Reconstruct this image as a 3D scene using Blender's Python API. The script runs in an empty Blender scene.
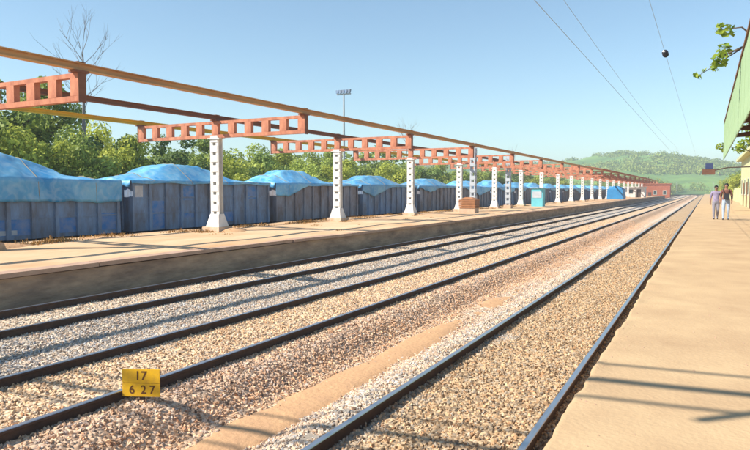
import bpy, bmesh, math, random
from mathutils import Vector, Matrix, noise as mnoise
import numpy as np

R = math.radians
S = bpy.context.scene
COL = S.collection
# world axes: X = right across the tracks, Y = along the tracks, Z up; rail tops at Z = 0
# ------------------------------------------------------------------ camera
cam_d = bpy.data.cameras.new('camera')
cam = bpy.data.objects.new('camera', cam_d)
COL.objects.link(cam)
cam.location = (0, 0, 2.35)
cam_d.sensor_width = 36.0
cam_d.lens = 620 / 750 * 36.0
cam_d.clip_start = 0.05
cam_d.clip_end = 20000
YAW, PITCH = R(28.1), R(3.14)
cam.rotation_euler = (R(90) - PITCH, 0, YAW)
S.camera = cam
# ------------------------------------------------------------------ sky, sun, exposure
SUN_EL, SUN_PHI = R(41), R(44)          # light travels towards +X turned PHI towards +Y
ld = Vector((math.cos(SUN_PHI) * math.cos(SUN_EL), math.sin(SUN_PHI) * math.cos(SUN_EL), -math.sin(SUN_EL)))
W = bpy.data.worlds.new('World')
S.world = W
W.use_nodes = True
nt = W.node_tree
bg = nt.nodes['Background']
sky = nt.nodes.new('ShaderNodeTexSky')
sky.sky_type = 'NISHITA'
sky.sun_disc = False
sky.sun_elevation = SUN_EL
sky.sun_rotation = math.atan2(-ld.x, -ld.y)
sky.air_density = 1.0
sky.dust_density = 0.15
sky.ozone_density = 1.5
tint = nt.nodes.new('ShaderNodeMixRGB')      # even, slightly cyan cast of the whole sky
tint.blend_type = 'MULTIPLY'
tint.inputs['Fac'].default_value = 1.0
tint.inputs['Color2'].default_value = (0.92, 1.035, 1.0, 1)
nt.links.new(sky.outputs[0], tint.inputs['Color1'])
nt.links.new(tint.outputs[0], bg.inputs['Color'])
bg.inputs['Strength'].default_value = 0.108
sun_d = bpy.data.lights.new('sun', 'SUN')
sun_d.energy = 5.0
sun_d.angle = R(0.53)
sun_d.color = (1.0, 0.93, 0.82)
sun = bpy.data.objects.new('sun', sun_d)
COL.objects.link(sun)
sun.location = (-30, -30, 40)
sun.rotation_euler = ld.to_track_quat('-Z', 'Y').to_euler()
S.view_settings.view_transform = 'Standard'
S.view_settings.look = 'None'
S.view_settings.gamma = 1.0
S.view_settings.exposure = 0.74
S.view_settings.use_curve_mapping = False
S.render.engine = 'CYCLES'
S.cycles.volume_bounces = 1
S.cycles.max_bounces = 6
S.cycles.transparent_max_bounces = 8

random.seed(7)
RNG = np.random.default_rng(11)


# ------------------------------------------------------------------ helpers: materials
def lin(c):
    return tuple(((v / 255) / 12.92 if v / 255 <= 0.04045 else ((v / 255 + 0.055) / 1.055) ** 2.4) for v in c)


def new_mat(name):
    m = bpy.data.materials.new(name)
    m.use_nodes = True
    t = m.node_tree
    return m, t, t.nodes['Principled BSDF']


def mat(name, c1, c2=None, scale=3.0, rough=0.85, bump=0.0, bscale=None, detail=6.0, metal=0.0, stretch=(1, 1, 1), spread=0.25, spec=0.3):
    """noise-mottled procedural material in object space"""
    m, t, b = new_mat(name)
    N, L = t.nodes, t.links
    b.inputs['Roughness'].default_value = rough
    b.inputs['Metallic'].default_value = metal
    b.inputs['Specular IOR Level'].default_value = spec
    if c2 is None:
        c2 = tuple(v * 0.75 for v in c1)
    co = N.new('ShaderNodeTexCoord')
    mp = N.new('ShaderNodeMapping')
    mp.inputs['Scale'].default_value = stretch
    L.new(co.outputs['Object'], mp.inputs['Vector'])
    n = N.new('ShaderNodeTexNoise')
    n.inputs['Scale'].default_value = scale
    n.inputs['Detail'].default_value = detail
    n.inputs['Roughness'].default_value = 0.65
    L.new(mp.outputs[0], n.inputs['Vector'])
    r = N.new('ShaderNodeValToRGB')
    r.color_ramp.elements[0].position = 0.5 - spread
    r.color_ramp.elements[1].position = 0.5 + spread
    r.color_ramp.elements[0].color = (*c2, 1)
    r.color_ramp.elements[1].color = (*c1, 1)
    L.new(n.outputs['Fac'], r.inputs['Fac'])
    L.new(r.outputs['Color'], b.inputs['Base Color'])
    if bump:
        n2 = N.new('ShaderNodeTexNoise')
        n2.inputs['Scale'].default_value = bscale or scale * 6
        n2.inputs['Detail'].default_value = 5
        L.new(mp.outputs[0], n2.inputs['Vector'])
        bp = N.new('ShaderNodeBump')
        bp.inputs['Strength'].default_value = bump
        bp.inputs['Distance'].default_value = 0.05
        L.new(n2.outputs['Fac'], bp.inputs['Height'])
        L.new(bp.outputs['Normal'], b.inputs['Normal'])
    return m


def leaf_mat(name, dark, light, trans=0.35):
    m, t, b = new_mat(name)
    N, L = t.nodes, t.links
    g = N.new('ShaderNodeNewGeometry')
    oi = N.new('ShaderNodeObjectInfo')
    r = N.new('ShaderNodeValToRGB')
    r.color_ramp.elements[0].color = (*dark, 1)
    r.color_ramp.elements[1].color = (*light, 1)
    e = r.color_ramp.elements.new(0.5)
    e.color = (*[(a + c) * 0.45 for a, c in zip(dark, light)], 1)
    # leaves of one clump share a tone: low frequency noise + leaf to leaf jitter
    co = N.new('ShaderNodeTexCoord')
    n = N.new('ShaderNodeTexNoise')
    n.inputs['Scale'].default_value = 0.9
    n.inputs['Detail'].default_value = 2
    L.new(co.outputs['Object'], n.inputs['Vector'])
    a1 = N.new('ShaderNodeMath'); a1.operation = 'MULTIPLY_ADD'
    a1.inputs[1].default_value = 0.55; a1.inputs[2].default_value = -0.25
    L.new(g.outputs['Random Per Island'], a1.inputs[0])
    a2 = N.new('ShaderNodeMath'); a2.operation = 'ADD'
    L.new(a1.outputs[0], a2.inputs[0]); L.new(n.outputs['Fac'], a2.inputs[1])
    a3 = N.new('ShaderNodeMath'); a3.operation = 'MULTIPLY_ADD'
    a3.inputs[1].default_value = 0.35; a3.inputs[2].default_value = -0.17
    L.new(oi.outputs['Random'], a3.inputs[0])
    a4 = N.new('ShaderNodeMath'); a4.operation = 'ADD'
    L.new(a2.outputs[0], a4.inputs[0]); L.new(a3.outputs[0], a4.inputs[1])
    L.new(a4.outputs[0], r.inputs['Fac'])
    L.new(r.outputs['Color'], b.inputs['Base Color'])
    b.inputs['Roughness'].default_value = 0.6
    b.inputs['Specular IOR Level'].default_value = 0.25
    tr = N.new('ShaderNodeBsdfTranslucent')
    L.new(r.outputs['Color'], tr.inputs['Color'])
    mx = N.new('ShaderNodeMixShader')
    mx.inputs[0].default_value = trans
    L.new(b.outputs[0], mx.inputs[1]); L.new(tr.outputs[0], mx.inputs[2])
    L.new(mx.outputs[0], t.nodes['Material Output'].inputs['Surface'])
    return m


# ------------------------------------------------------------------ helpers: meshes
class MB:
    def __init__(s):
        s.v = []; s.f = []; s.mi = []

    def box(s, lo, hi, mi=0):
        x0, y0, z0 = lo; x1, y1, z1 = hi
        i = len(s.v)
        s.v += [(x0, y0, z0), (x1, y0, z0), (x1, y1, z0), (x0, y1, z0), (x0, y0, z1), (x1, y0, z1), (x1, y1, z1), (x0, y1, z1)]
        for q in ((3, 2, 1, 0), (4, 5, 6, 7), (0, 1, 5, 4), (1, 2, 6, 5), (2, 3, 7, 6), (3, 0, 4, 7)):
            s.f.append(tuple(i + k for k in q)); s.mi.append(mi)
        return s

    def frustum(s, c0, hx0, hy0, c1, hx1, hy1, mi=0):
        i = len(s.v)
        for c, hx, hy in ((c0, hx0, hy0), (c1, hx1, hy1)):
            s.v += [(c[0] - hx, c[1] - hy, c[2]), (c[0] + hx, c[1] - hy, c[2]), (c[0] + hx, c[1] + hy, c[2]), (c[0] - hx, c[1] + hy, c[2])]
        for q in ((3, 2, 1, 0), (4, 5, 6, 7), (0, 1, 5, 4), (1, 2, 6, 5), (2, 3, 7, 6), (3, 0, 4, 7)):
            s.f.append(tuple(i + k for k in q)); s.mi.append(mi)
        return s

    def tube(s, pts, rad, n=8, mi=0, cap=True):
        pts = [Vector(p) for p in pts]
        if not hasattr(rad, '__len__'):
            rad = [rad] * len(pts)
        i0 = len(s.v)
        up = Vector((0, 0, 1))
        for k, p in enumerate(pts):
            d = (pts[min(k + 1, len(pts) - 1)] - pts[max(k - 1, 0)]).normalized()
            u = d.cross(up)
            if u.length < 0.05:
                u = d.cross(Vector((0, 1, 0)))
            u.normalize()
            w = d.cross(u)
            for j in range(n):
                a = 2 * math.pi * j / n
                q = p + (u * math.cos(a) + w * math.sin(a)) * rad[k]
                s.v.append(tuple(q))
        for k in range(len(pts) - 1):
            for j in range(n):
                a = i0 + k * n + j; b = i0 + k * n + (j + 1) % n
                s.f.append((a, a + n, b + n, b)); s.mi.append(mi)
        if cap:
            s.f.append(tuple(i0 + j for j in range(n))); s.mi.append(mi)
            e = i0 + (len(pts) - 1) * n
            s.f.append(tuple(e + j for j in reversed(range(n)))); s.mi.append(mi)
        return s

    def prism(s, prof, y0, y1, mi=0, mis=None):
        """profile of (x, z) points, counter-clockwise seen from -Y, extruded along Y"""
        n = len(prof); i = len(s.v)
        s.v += [(x, y0, z) for x, z in prof] + [(x, y1, z) for x, z in prof]
        for k in range(n):
            a, b = i + k, i + (k + 1) % n
            s.f.append((a, b, b + n, a + n)); s.mi.append(mis[k] if mis else mi)
        s.f.append(tuple(i + k for k in reversed(range(n)))); s.mi.append(mi)
        s.f.append(tuple(i + n + k for k in range(n))); s.mi.append(mi)
        return s

    def extrude(s, pts, vec, mi=0):
        n = len(pts); i = len(s.v)
        s.v += [tuple(p) for p in pts] + [(p[0] + vec[0], p[1] + vec[1], p[2] + vec[2]) for p in pts]
        for k in range(n):
            a, b = i + k, i + (k + 1) % n
            s.f.append((a, b, b + n, a + n)); s.mi.append(mi)
        s.f.append(tuple(i + k for k in reversed(range(n)))); s.mi.append(mi)
        s.f.append(tuple(i + n + k for k in range(n))); s.mi.append(mi)
        return s

    def corrugated(s, front, back, mi=0):
        """closed sheet from two rows of (lower, upper) point pairs: front face and back face"""
        i = len(s.v); n = len(front)
        for a, b in front: s.v += [a, b]
        for a, b in back: s.v += [a, b]
        o = 2 * n
        for k in range(n - 1):
            a = i + 2 * k
            s.f += [(a, a + 2, a + 3, a + 1), (a + o, a + 1 + o, a + 3 + o, a + 2 + o), (a, a + o, a + 2 + o, a + 2), (a + 1, a + 3, a + 3 + o, a + 1 + o)]
            s.mi += [mi] * 4
        e = i + 2 * (n - 1)
        s.f += [(i, i + 1, i + 1 + o, i + o), (e, e + o, e + 1 + o, e + 1)]; s.mi += [mi] * 2
        return s

    def mesh(s, name, mats, smooth=False):
        me = bpy.data.meshes.new(name)
        me.from_pydata(s.v, [], s.f)
        for m in (mats if isinstance(mats, (list, tuple)) else [mats]):
            me.materials.append(m)
        me.polygons.foreach_set('material_index', s.mi)
        if smooth:
            me.polygons.foreach_set('use_smooth', [True] * len(me.polygons))
        bm = bmesh.new(); bm.from_mesh(me)
        bmesh.ops.recalc_face_normals(bm, faces=bm.faces)
        bm.to_mesh(me); bm.free()
        return me

    def build(s, name, mats, parent=None, smooth=False, loc=None):
        return link(name, s.mesh(name, mats, smooth), parent, loc)


def link(name, me, parent=None, loc=None):
    o = bpy.data.objects.new(name, me)
    COL.objects.link(o)
    if parent:
        o.parent = parent
    if loc is not None:
        o.location = loc
    return o


def tag(o, label=None, cat=None, group=None, kind=None):
    if label: o['label'] = label
    if cat: o['category'] = cat
    if group: o['group'] = group
    if kind: o['kind'] = kind
    return o


def thing(name, label, cat, loc=(0, 0, 0), rz=0, group=None):
    o = bpy.data.objects.new(name, None)
    COL.objects.link(o)
    o.empty_display_size = 0.3
    o.location = loc
    o.rotation_euler = (0, 0, rz)
    return tag(o, label, cat, group)


def copy_tree(o, parent=None):
    c = o.copy(); COL.objects.link(c); c.parent = parent
    for ch in o.children:
        copy_tree(ch, c)
    return c


def grid_mesh(name, xs, ys, zf, m, smooth=True):
    nx, ny = len(xs), len(ys)
    v = [(x, y, zf(x, y)) for y in ys for x in xs]
    f = [(j * nx + i, j * nx + i + 1, (j + 1) * nx + i + 1, (j + 1) * nx + i) for j in range(ny - 1) for i in range(nx - 1)]
    me = bpy.data.meshes.new(name)
    me.from_pydata(v, [], f)
    me.materials.append(m)
    me.polygons.foreach_set('use_smooth', [smooth] * len(f))
    return me


def nz(x, y, z=0.0):
    return mnoise.noise(Vector((x, y, z)))


ORD = ['first', 'second', 'third', 'fourth', 'fifth', 'sixth', 'seventh', 'eighth', 'ninth', 'tenth', 'eleventh', 'twelfth',
       'thirteenth', 'fourteenth', 'fifteenth', 'sixteenth', 'seventeenth', 'eighteenth', 'nineteenth', 'twentieth',
       'twenty-first', 'twenty-second', 'twenty-third', 'twenty-fourth', 'twenty-fifth', 'twenty-sixth', 'twenty-seventh',
       'twenty-eighth', 'twenty-ninth', 'thirtieth']

# ------------------------------------------------------------------ materials
M = {}
M['grass'] = mat('grass_ground', (0.12, 0.13, 0.045), (0.22, 0.16, 0.09), scale=0.15, rough=1, bump=0.3, bscale=3)
M['platform_near'] = mat('platform_sand_screed', (0.60, 0.425, 0.24), (0.42, 0.275, 0.155), scale=1.1, rough=0.95, bump=0.16, bscale=28, spread=0.26, detail=12)
M['platform_far'] = mat('platform_earth', (0.70, 0.50, 0.31), (0.52, 0.31, 0.16), scale=0.55, rough=1, bump=0.3, bscale=9, stretch=(1, 0.45, 1), spread=0.2)
M['wall'] = mat('retaining_wall', (0.56, 0.39, 0.26), (0.22, 0.155, 0.115), scale=1.9, rough=0.95, bump=0.9, bscale=6, stretch=(1, 0.45, 1.5), spread=0.2, detail=9)
M['coping'] = mat('coping', (0.52, 0.36, 0.26), (0.38, 0.23, 0.16), scale=2.5, rough=0.95, bump=0.25, bscale=12)
M['soil'] = mat('orange_soil', (0.62, 0.37, 0.19), (0.46, 0.27, 0.15), scale=2.3, rough=1, bump=0.35, bscale=14)
M['rail_side'] = mat('rail_rust', (0.10, 0.062, 0.045), (0.045, 0.03, 0.024), scale=6, rough=0.8, bump=0.1)
M['rail_head'] = mat('rail_steel', (0.62, 0.63, 0.65), (0.42, 0.42, 0.43), scale=9, rough=0.28, metal=0.9, stretch=(4, 0.3, 1))
M['sleeper'] = mat('sleeper_concrete', (0.42, 0.36, 0.29), (0.28, 0.23, 0.18), scale=7, rough=0.95, bump=0.2)
M['white_paint'] = mat('column_white', (0.80, 0.79, 0.76), (0.56, 0.53, 0.49), scale=2.2, rough=0.6, bump=0.05, spread=0.22)
M['pedestal'] = mat('pedestal_plaster', (0.62, 0.50, 0.38), (0.38, 0.21, 0.10), scale=2.8, rough=0.95, bump=0.2)
M['oxide'] = mat('red_oxide_plate', (0.62, 0.26, 0.15), (0.32, 0.105, 0.06), scale=2.6, rough=0.7, bump=0.12, spread=0.2, stretch=(1.6, 1, .7), detail=11)
M['oxide_dark'] = mat('red_brown_purlin', (0.30, 0.13, 0.065), (0.15, 0.055, 0.035), scale=1.4, rough=0.7, bump=0.1, stretch=(2, 0.5, 2))
M['purlin_tan'] = mat('tan_purlin', (0.72, 0.42, 0.17), (0.42, 0.17, 0.08), scale=0.35, rough=0.7, bump=0.1, stretch=(2, 0.5, 2))
M['mustard'] = mat('mustard_purlin', (0.80, 0.52, 0.04), (0.55, 0.30, 0.03), scale=0.8, rough=0.7, bump=0.1)
M['wagon'] = mat('wagon_paint', (0.21, 0.33, 0.52), (0.15, 0.165, 0.20), scale=1.6, rough=0.7, bump=0.2, bscale=9, stretch=(1, 1, 0.35), spread=0.13, detail=9)
M['wagon_rust'] = mat('wagon_paint_rusty', (0.28, 0.32, 0.40), (0.18, 0.15, 0.145), scale=1.6, rough=0.75, bump=0.2, bscale=9, stretch=(1, 1, 0.35), spread=0.13, detail=9)
M['wagon_panel'] = mat('wagon_panel_blue', (0.05, 0.21, 0.53), (0.20, 0.28, 0.46), scale=2.6, rough=0.6, bump=0.1, bscale=8, spread=0.12, detail=9)
M['chassis'] = mat('chassis_black', (0.035, 0.032, 0.03), (0.018, 0.017, 0.016), scale=5, rough=0.8)
M['white_mark'] = mat('faded_white_marking', (0.62, 0.64, 0.66), (0.4, 0.42, 0.46), scale=6, rough=0.8)
M['ohe'] = mat('galvanised_steel', (0.46, 0.47, 0.48), (0.34, 0.35, 0.36), scale=4, rough=0.5, metal=0.4)
M['mast_pale'] = mat('pale_mast', (0.50, 0.54, 0.58), (0.38, 0.41, 0.45), scale=2, rough=0.6)
M['wire'] = mat('copper_wire', (0.42, 0.48, 0.56), (0.34, 0.38, 0.45), scale=5, rough=0.6)
M['insulator'] = mat('insulator_glaze', (0.035, 0.03, 0.04), (0.02, 0.018, 0.022), scale=8, rough=0.25)
M['bark'] = mat('bark', (0.16, 0.12, 0.085), (0.08, 0.06, 0.045), scale=5, rough=0.95, bump=0.5, stretch=(1, 1, 0.3))
M['bark_pale'] = mat('bare_bark', (0.26, 0.24, 0.24), (0.17, 0.16, 0.16), scale=5, rough=0.95, bump=0.4, stretch=(1, 1, 0.3))
M['leaf'] = leaf_mat('leaf_mid', (0.12, 0.19, 0.04), (0.58, 0.66, 0.14))
M['leaf_yellow'] = leaf_mat('leaf_yellow_green', (0.18, 0.25, 0.04), (0.68, 0.70, 0.12), 0.4)
M['leaf_dark'] = leaf_mat('leaf_dark', (0.045, 0.095, 0.03), (0.32, 0.43, 0.11), 0.3)
M['leaf_fresh'] = leaf_mat('leaf_fresh', (0.10, 0.22, 0.03), (0.55, 0.60, 0.06), 0.45)
M['hill'] = mat('hill_forest', (0.20, 0.34, 0.07), (0.06, 0.13, 0.035), scale=0.02, rough=1, bump=0.9, bscale=0.25, detail=10, spread=0.15)
M['dry'] = leaf_mat('dry_grass', (0.22, 0.11, 0.03), (0.60, 0.36, 0.12), 0.3)
M['sign_yellow'] = mat('sign_yellow', (0.90, 0.52, 0.012), (0.66, 0.36, 0.03), scale=11, rough=0.6, spread=0.18, detail=10)
M['sign_ink'] = mat('sign_ink', (0.16, 0.06, 0.02), (0.09, 0.04, 0.015), scale=9, rough=0.7)
M['post_dark'] = mat('post_dark', (0.10, 0.07, 0.05), (0.05, 0.035, 0.03), scale=9, rough=0.8)
M['valance'] = mat('valance_green', (0.36, 0.48, 0.28), (0.24, 0.35, 0.20), scale=0.8, rough=0.7, bump=0.05)
M['roof_brown'] = mat('rusty_roof_sheet', (0.26, 0.125, 0.06), (0.13, 0.06, 0.035), scale=1.5, rough=0.85, bump=0.1)
M['wall_lime'] = mat('lime_wash', (0.62, 0.62, 0.36), (0.48, 0.48, 0.27), scale=0.7, rough=0.95, bump=0.05)
M['glass'] = mat('window_dark_glass', (0.05, 0.07, 0.07), (0.03, 0.04, 0.045), scale=2, rough=0.15)
M['frame_white'] = mat('window_frame', (0.6, 0.6, 0.52), (0.5, 0.5, 0.42), scale=4, rough=0.7)
M['brick_red'] = mat('brick_red_wall', (0.42, 0.13, 0.065), (0.30, 0.09, 0.05), scale=1.5, rough=0.95, bump=0.1)
M['roof_red'] = mat('red_roof', (0.44, 0.125, 0.055), (0.29, 0.08, 0.04), scale=0.8, rough=0.9, bump=0.1)
M['cyan'] = mat('turquoise_panel', (0.16, 0.55, 0.62), (0.11, 0.42, 0.50), scale=1.3, rough=0.6)
M['tarp_blue'] = mat('blue_sheet', (0.035, 0.26, 0.55), (0.025, 0.18, 0.42), scale=1.5, rough=0.5)
M['rope'] = mat('rope', (0.42, 0.36, 0.26), (0.3, 0.25, 0.17), scale=20, rough=0.9)
M['crate'] = mat('brown_crate', (0.40, 0.18, 0.08), (0.26, 0.11, 0.05), scale=3, rough=0.85)
M['crate_pale'] = mat('pale_plinth', (0.6, 0.44, 0.32), (0.46, 0.3, 0.2), scale=3, rough=0.9)


def tarp_material():
    m, t, b = new_mat('tarpaulin_blue')
    N, L = t.nodes, t.links
    co = N.new('ShaderNodeTexCoord')
    oi = N.new('ShaderNodeObjectInfo')
    n = N.new('ShaderNodeTexNoise'); n.inputs['Scale'].default_value = 0.9; n.inputs['Detail'].default_value = 5
    L.new(co.outputs['Object'], n.inputs['Vector'])
    r = N.new('ShaderNodeValToRGB')
    r.color_ramp.elements[0].position = 0.3; r.color_ramp.elements[0].color = (0.03, 0.26, 0.56, 1)
    r.color_ramp.elements[1].position = 0.75; r.color_ramp.elements[1].color = (0.20, 0.52, 0.74, 1)
    L.new(n.outputs['Fac'], r.inputs['Fac'])
    # pale dust and sun-bleached creases
    n3 = N.new('ShaderNodeTexNoise'); n3.inputs['Scale'].default_value = 2.4; n3.inputs['Detail'].default_value = 8; n3.inputs['Distortion'].default_value = 1.5
    L.new(co.outputs['Object'], n3.inputs['Vector'])
    r3 = N.new('ShaderNodeValToRGB')
    r3.color_ramp.elements[0].position = 0.42; r3.color_ramp.elements[1].position = 0.75
    r3.color_ramp.elements[1].color = (0.45, 0.45, 0.45, 1)
    L.new(n3.outputs['Fac'], r3.inputs['Fac'])
    mx = N.new('ShaderNodeMixRGB'); mx.inputs['Color2'].default_value = (0.45, 0.62, 0.72, 1)
    L.new(r3.outputs['Color'], mx.inputs['Fac']); L.new(r.outputs['Color'], mx.inputs['Color1'])
    hs = N.new('ShaderNodeHueSaturation')
    ma = N.new('ShaderNodeMath'); ma.operation = 'MULTIPLY_ADD'; ma.inputs[1].default_value = 0.35; ma.inputs[2].default_value = 0.82
    L.new(oi.outputs['Random'], ma.inputs[0]); L.new(ma.outputs[0], hs.inputs['Value'])
    L.new(mx.outputs[0], hs.inputs['Color']); L.new(hs.outputs[0], b.inputs['Base Color'])
    b.inputs['Roughness'].default_value = 0.5
    w = N.new('ShaderNodeTexNoise'); w.inputs['Scale'].default_value = 2.2; w.inputs['Detail'].default_value = 6; w.inputs['Distortion'].default_value = 0.4; w.noise_type = 'RIDGED_MULTIFRACTAL'
    L.new(co.outputs['Object'], w.inputs['Vector'])
    bp = N.new('ShaderNodeBump'); bp.inputs['Strength'].default_value = 0.35; bp.inputs['Distance'].default_value = 0.08
    L.new(w.outputs['Fac'], bp.inputs['Height']); L.new(bp.outputs['Normal'], b.inputs['Normal'])
    return m


M['tarp'] = tarp_material()


def ballast_material(name, stones):
    """tones of the ballast strips across the tracks (clean grey to dusty tan), broken up stone by stone"""
    m, t, b = new_mat(name)
    N, L = t.nodes, t.links
    b.inputs['Roughness'].default_value = 0.95
    b.inputs['Specular IOR Level'].default_value = 0.15
    g = N.new('ShaderNodeNewGeometry')
    sp = N.new('ShaderNodeSeparateXYZ')
    L.new(g.outputs['Position'], sp.inputs[0])
    wob = N.new('ShaderNodeTexNoise'); wob.inputs['Scale'].default_value = 0.8; wob.inputs['Detail'].default_value = 5
    L.new(g.outputs['Position'], wob.inputs['Vector'])
    wa = N.new('ShaderNodeMath'); wa.operation = 'MULTIPLY_ADD'; wa.inputs[1].default_value = 2.2; wa.inputs[2].default_value = -1.1
    L.new(wob.outputs['Fac'], wa.inputs[0])
    ad = N.new('ShaderNodeMath'); ad.operation = 'ADD'
    L.new(sp.outputs['X'], ad.inputs[0]); L.new(wa.outputs[0], ad.inputs[1])
    mr = N.new('ShaderNodeMapRange'); mr.inputs['From Min'].default_value = -13; mr.inputs['From Max'].default_value = 0
    L.new(ad.outputs[0], mr.inputs['Value'])
    r = N.new('ShaderNodeValToRGB')
    stops = [(-13, (0.54, 0.44, 0.33)), (-12.3, (0.60, 0.49, 0.37)), (-10.4, (0.62, 0.52, 0.40)), (-10.0, (0.56, 0.49, 0.41)), (-8.2, (0.56, 0.49, 0.41)),
             (-7.7, (0.66, 0.49, 0.32)), (-6.2, (0.66, 0.49, 0.33)), (-5.7, (0.60, 0.44, 0.32)), (-4.9, (0.64, 0.44, 0.29)), (-4.2, (0.62, 0.50, 0.39)),
             (-3.7, (0.56, 0.48, 0.39)), (-3.2, (0.53, 0.43, 0.32)), (-2.9, (0.50, 0.37, 0.235)), (-1.4, (0.50, 0.37, 0.235)), (0, (0.54, 0.41, 0.28))]
    cr = r.color_ramp
    for k, (x, c) in enumerate(stops):
        p = (x + 13) / 13
        if k == 0: e = cr.elements[0]; e.position = p
        elif k == len(stops) - 1: e = cr.elements[-1]; e.position = p
        else: e = cr.elements.new(p)
        e.color = (*c, 1)
    L.new(mr.outputs[0], r.inputs['Fac'])
    r2 = N.new('ShaderNodeValToRGB')
    ee = r2.color_ramp.elements
    ee[0].position = 0.0; ee[0].color = (0.30, 0.27, 0.26, 1)
    ee[1].position = 1.0; ee[1].color = (1.30, 1.28, 1.25, 1)
    for p, c in ((0.12, (0.55, 0.5, 0.48)), (0.4, (0.92, 0.86, 0.82)), (0.7, (1.02, 1.02, 1.02)), (0.9, (1.18, 1.14, 1.08))):
        e = ee.new(p); e.color = (*c, 1)
    if stones:
        oi = N.new('ShaderNodeObjectInfo')
        L.new(oi.outputs['Random'], r2.inputs['Fac'])
    else:
        v = N.new('ShaderNodeTexVoronoi'); v.inputs['Scale'].default_value = 17
        L.new(g.outputs['Position'], v.inputs['Vector'])
        sc = N.new('ShaderNodeSeparateColor'); L.new(v.outputs['Color'], sc.inputs[0])
        L.new(sc.outputs[0], r2.inputs['Fac'])
        bp = N.new('ShaderNodeBump'); bp.inputs['Strength'].default_value = 1.0; bp.inputs['Distance'].default_value = 0.03
        bp.invert = True
        L.new(v.outputs['Distance'], bp.inputs['Height']); L.new(bp.outputs['Normal'], b.inputs['Normal'])
    mx = N.new('ShaderNodeMixRGB'); mx.blend_type = 'MULTIPLY'; mx.inputs['Fac'].default_value = 1.0 if stones else 0.85
    if stones:      # some stones are plain grey basalt, some reddish
        q1 = N.new('ShaderNodeMath'); q1.operation = 'MULTIPLY'; q1.inputs[1].default_value = 37.0
        q2 = N.new('ShaderNodeMath'); q2.operation = 'FRACT'
        L.new(oi.outputs['Random'], q1.inputs[0]); L.new(q1.outputs[0], q2.inputs[0])
        r4 = N.new('ShaderNodeValToRGB')
        r4.color_ramp.interpolation = 'CONSTANT'
        e4 = r4.color_ramp.elements
        e4[0].position = 0; e4[0].color = (1, 1, 1, 1); e4[1].position = .62; e4[1].color = (.80, .92, 1.12, 1)
        for p4, c4 in ((.30, (1.03, .97, .90, 1)), (.80, (1.05, .86, .74, 1)), (.9, (.62, .66, .74, 1))):
            e = e4.new(p4); e.color = c4
        L.new(q2.outputs[0], r4.inputs['Fac'])
        m4 = N.new('ShaderNodeMixRGB'); m4.blend_type = 'MULTIPLY'; m4.inputs['Fac'].default_value = 1.0
        L.new(r.outputs['Color'], m4.inputs['Color1']); L.new(r4.outputs['Color'], m4.inputs['Color2'])
        L.new(m4.outputs[0], mx.inputs['Color1'])
    else:
        L.new(r.outputs['Color'], mx.inputs['Color1'])
    L.new(r2.outputs['Color'], mx.inputs['Color2'])
    L.new(mx.outputs[0], b.inputs['Base Color'])
    return m


M['ballast'] = ballast_material('ballast_far_texture', False)
M['stone'] = ballast_material('ballast_stone', True)

# ================================================================== THE SETTING
# ground sheet to the horizon
xs = [-3500, -1500, -700, -300, -120, -60, -40, -30, -26, -22, -12, 0, 12, 30, 60, 150, 400, 1500, 3500]
ys = [-300, -50, 0, 50, 100, 200, 300, 500, 800, 1500, 3000, 5500]
tag(link('ground', grid_mesh('ground', xs, ys, lambda x, y: -0.62, M['grass'])), kind='structure')

# ballast bed profile across the tracks
PX = [-12.84, -12.4, -10.1, -9.5, -8.7, -8.1, -7.9, -5.75, -5.55, -5.3, -5.1, -4.3, -4.1, -3.75, -3.35, -1.25, -0.9, -0.81]
PZ = [-0.20, -0.16, -0.145, -0.22, -0.22, -0.15, -0.14, -0.14, -0.18, -0.34, -0.44, -0.47, -0.38, -0.20, -0.14, -0.14, -0.20, -0.26]
PZ0 = np.array(PZ)


def bed_z(x, y):
    z = float(np.interp(x, PX, PZ0))
    return z + 0.022 * nz(x * 1.3, y * 1.3) + 0.015 * nz(x * 4, y * 4, 5)


bx = list(np.arange(-12.84, -0.80, 0.14)) + [-0.81]
by = list(np.arange(-6, 30, 0.2)) + list(np.arange(30, 80, 1.0)) + list(np.arange(80, 420.1, 10))
tag(link('ballast_bed', grid_mesh('ballast_bed', bx, by, bed_z, M['ballast'])), kind='structure')
# worn orange soil path between the two nearer tracks
px_ = [-5.35 + 0.125 * i for i in range(11)]
py_ = list(np.arange(-6, 60, 0.3)) + list(np.arange(60, 400, 8))


def soil_z(x, y):
    c = -4.68 + 0.10 * nz(3.3, y * 0.35)
    w = 0.30 + 0.16 * nz(7.7, y * 0.6) + 0.08 * nz(1.7, y * 2.5)
    d = abs(x - c) / w
    return -0.425 - 0.045 * min(1, max(0, (y - 9) / 9 + nz(x * 1.2, y * .5, 12))) - 0.055 * max(0, d - 0.75) * 2.0 + 0.012 * nz(x * 3, y * 3)


tag(link('earth_path', grid_mesh('earth_path', px_, py_, soil_z, M['soil'])), kind='structure')


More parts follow.
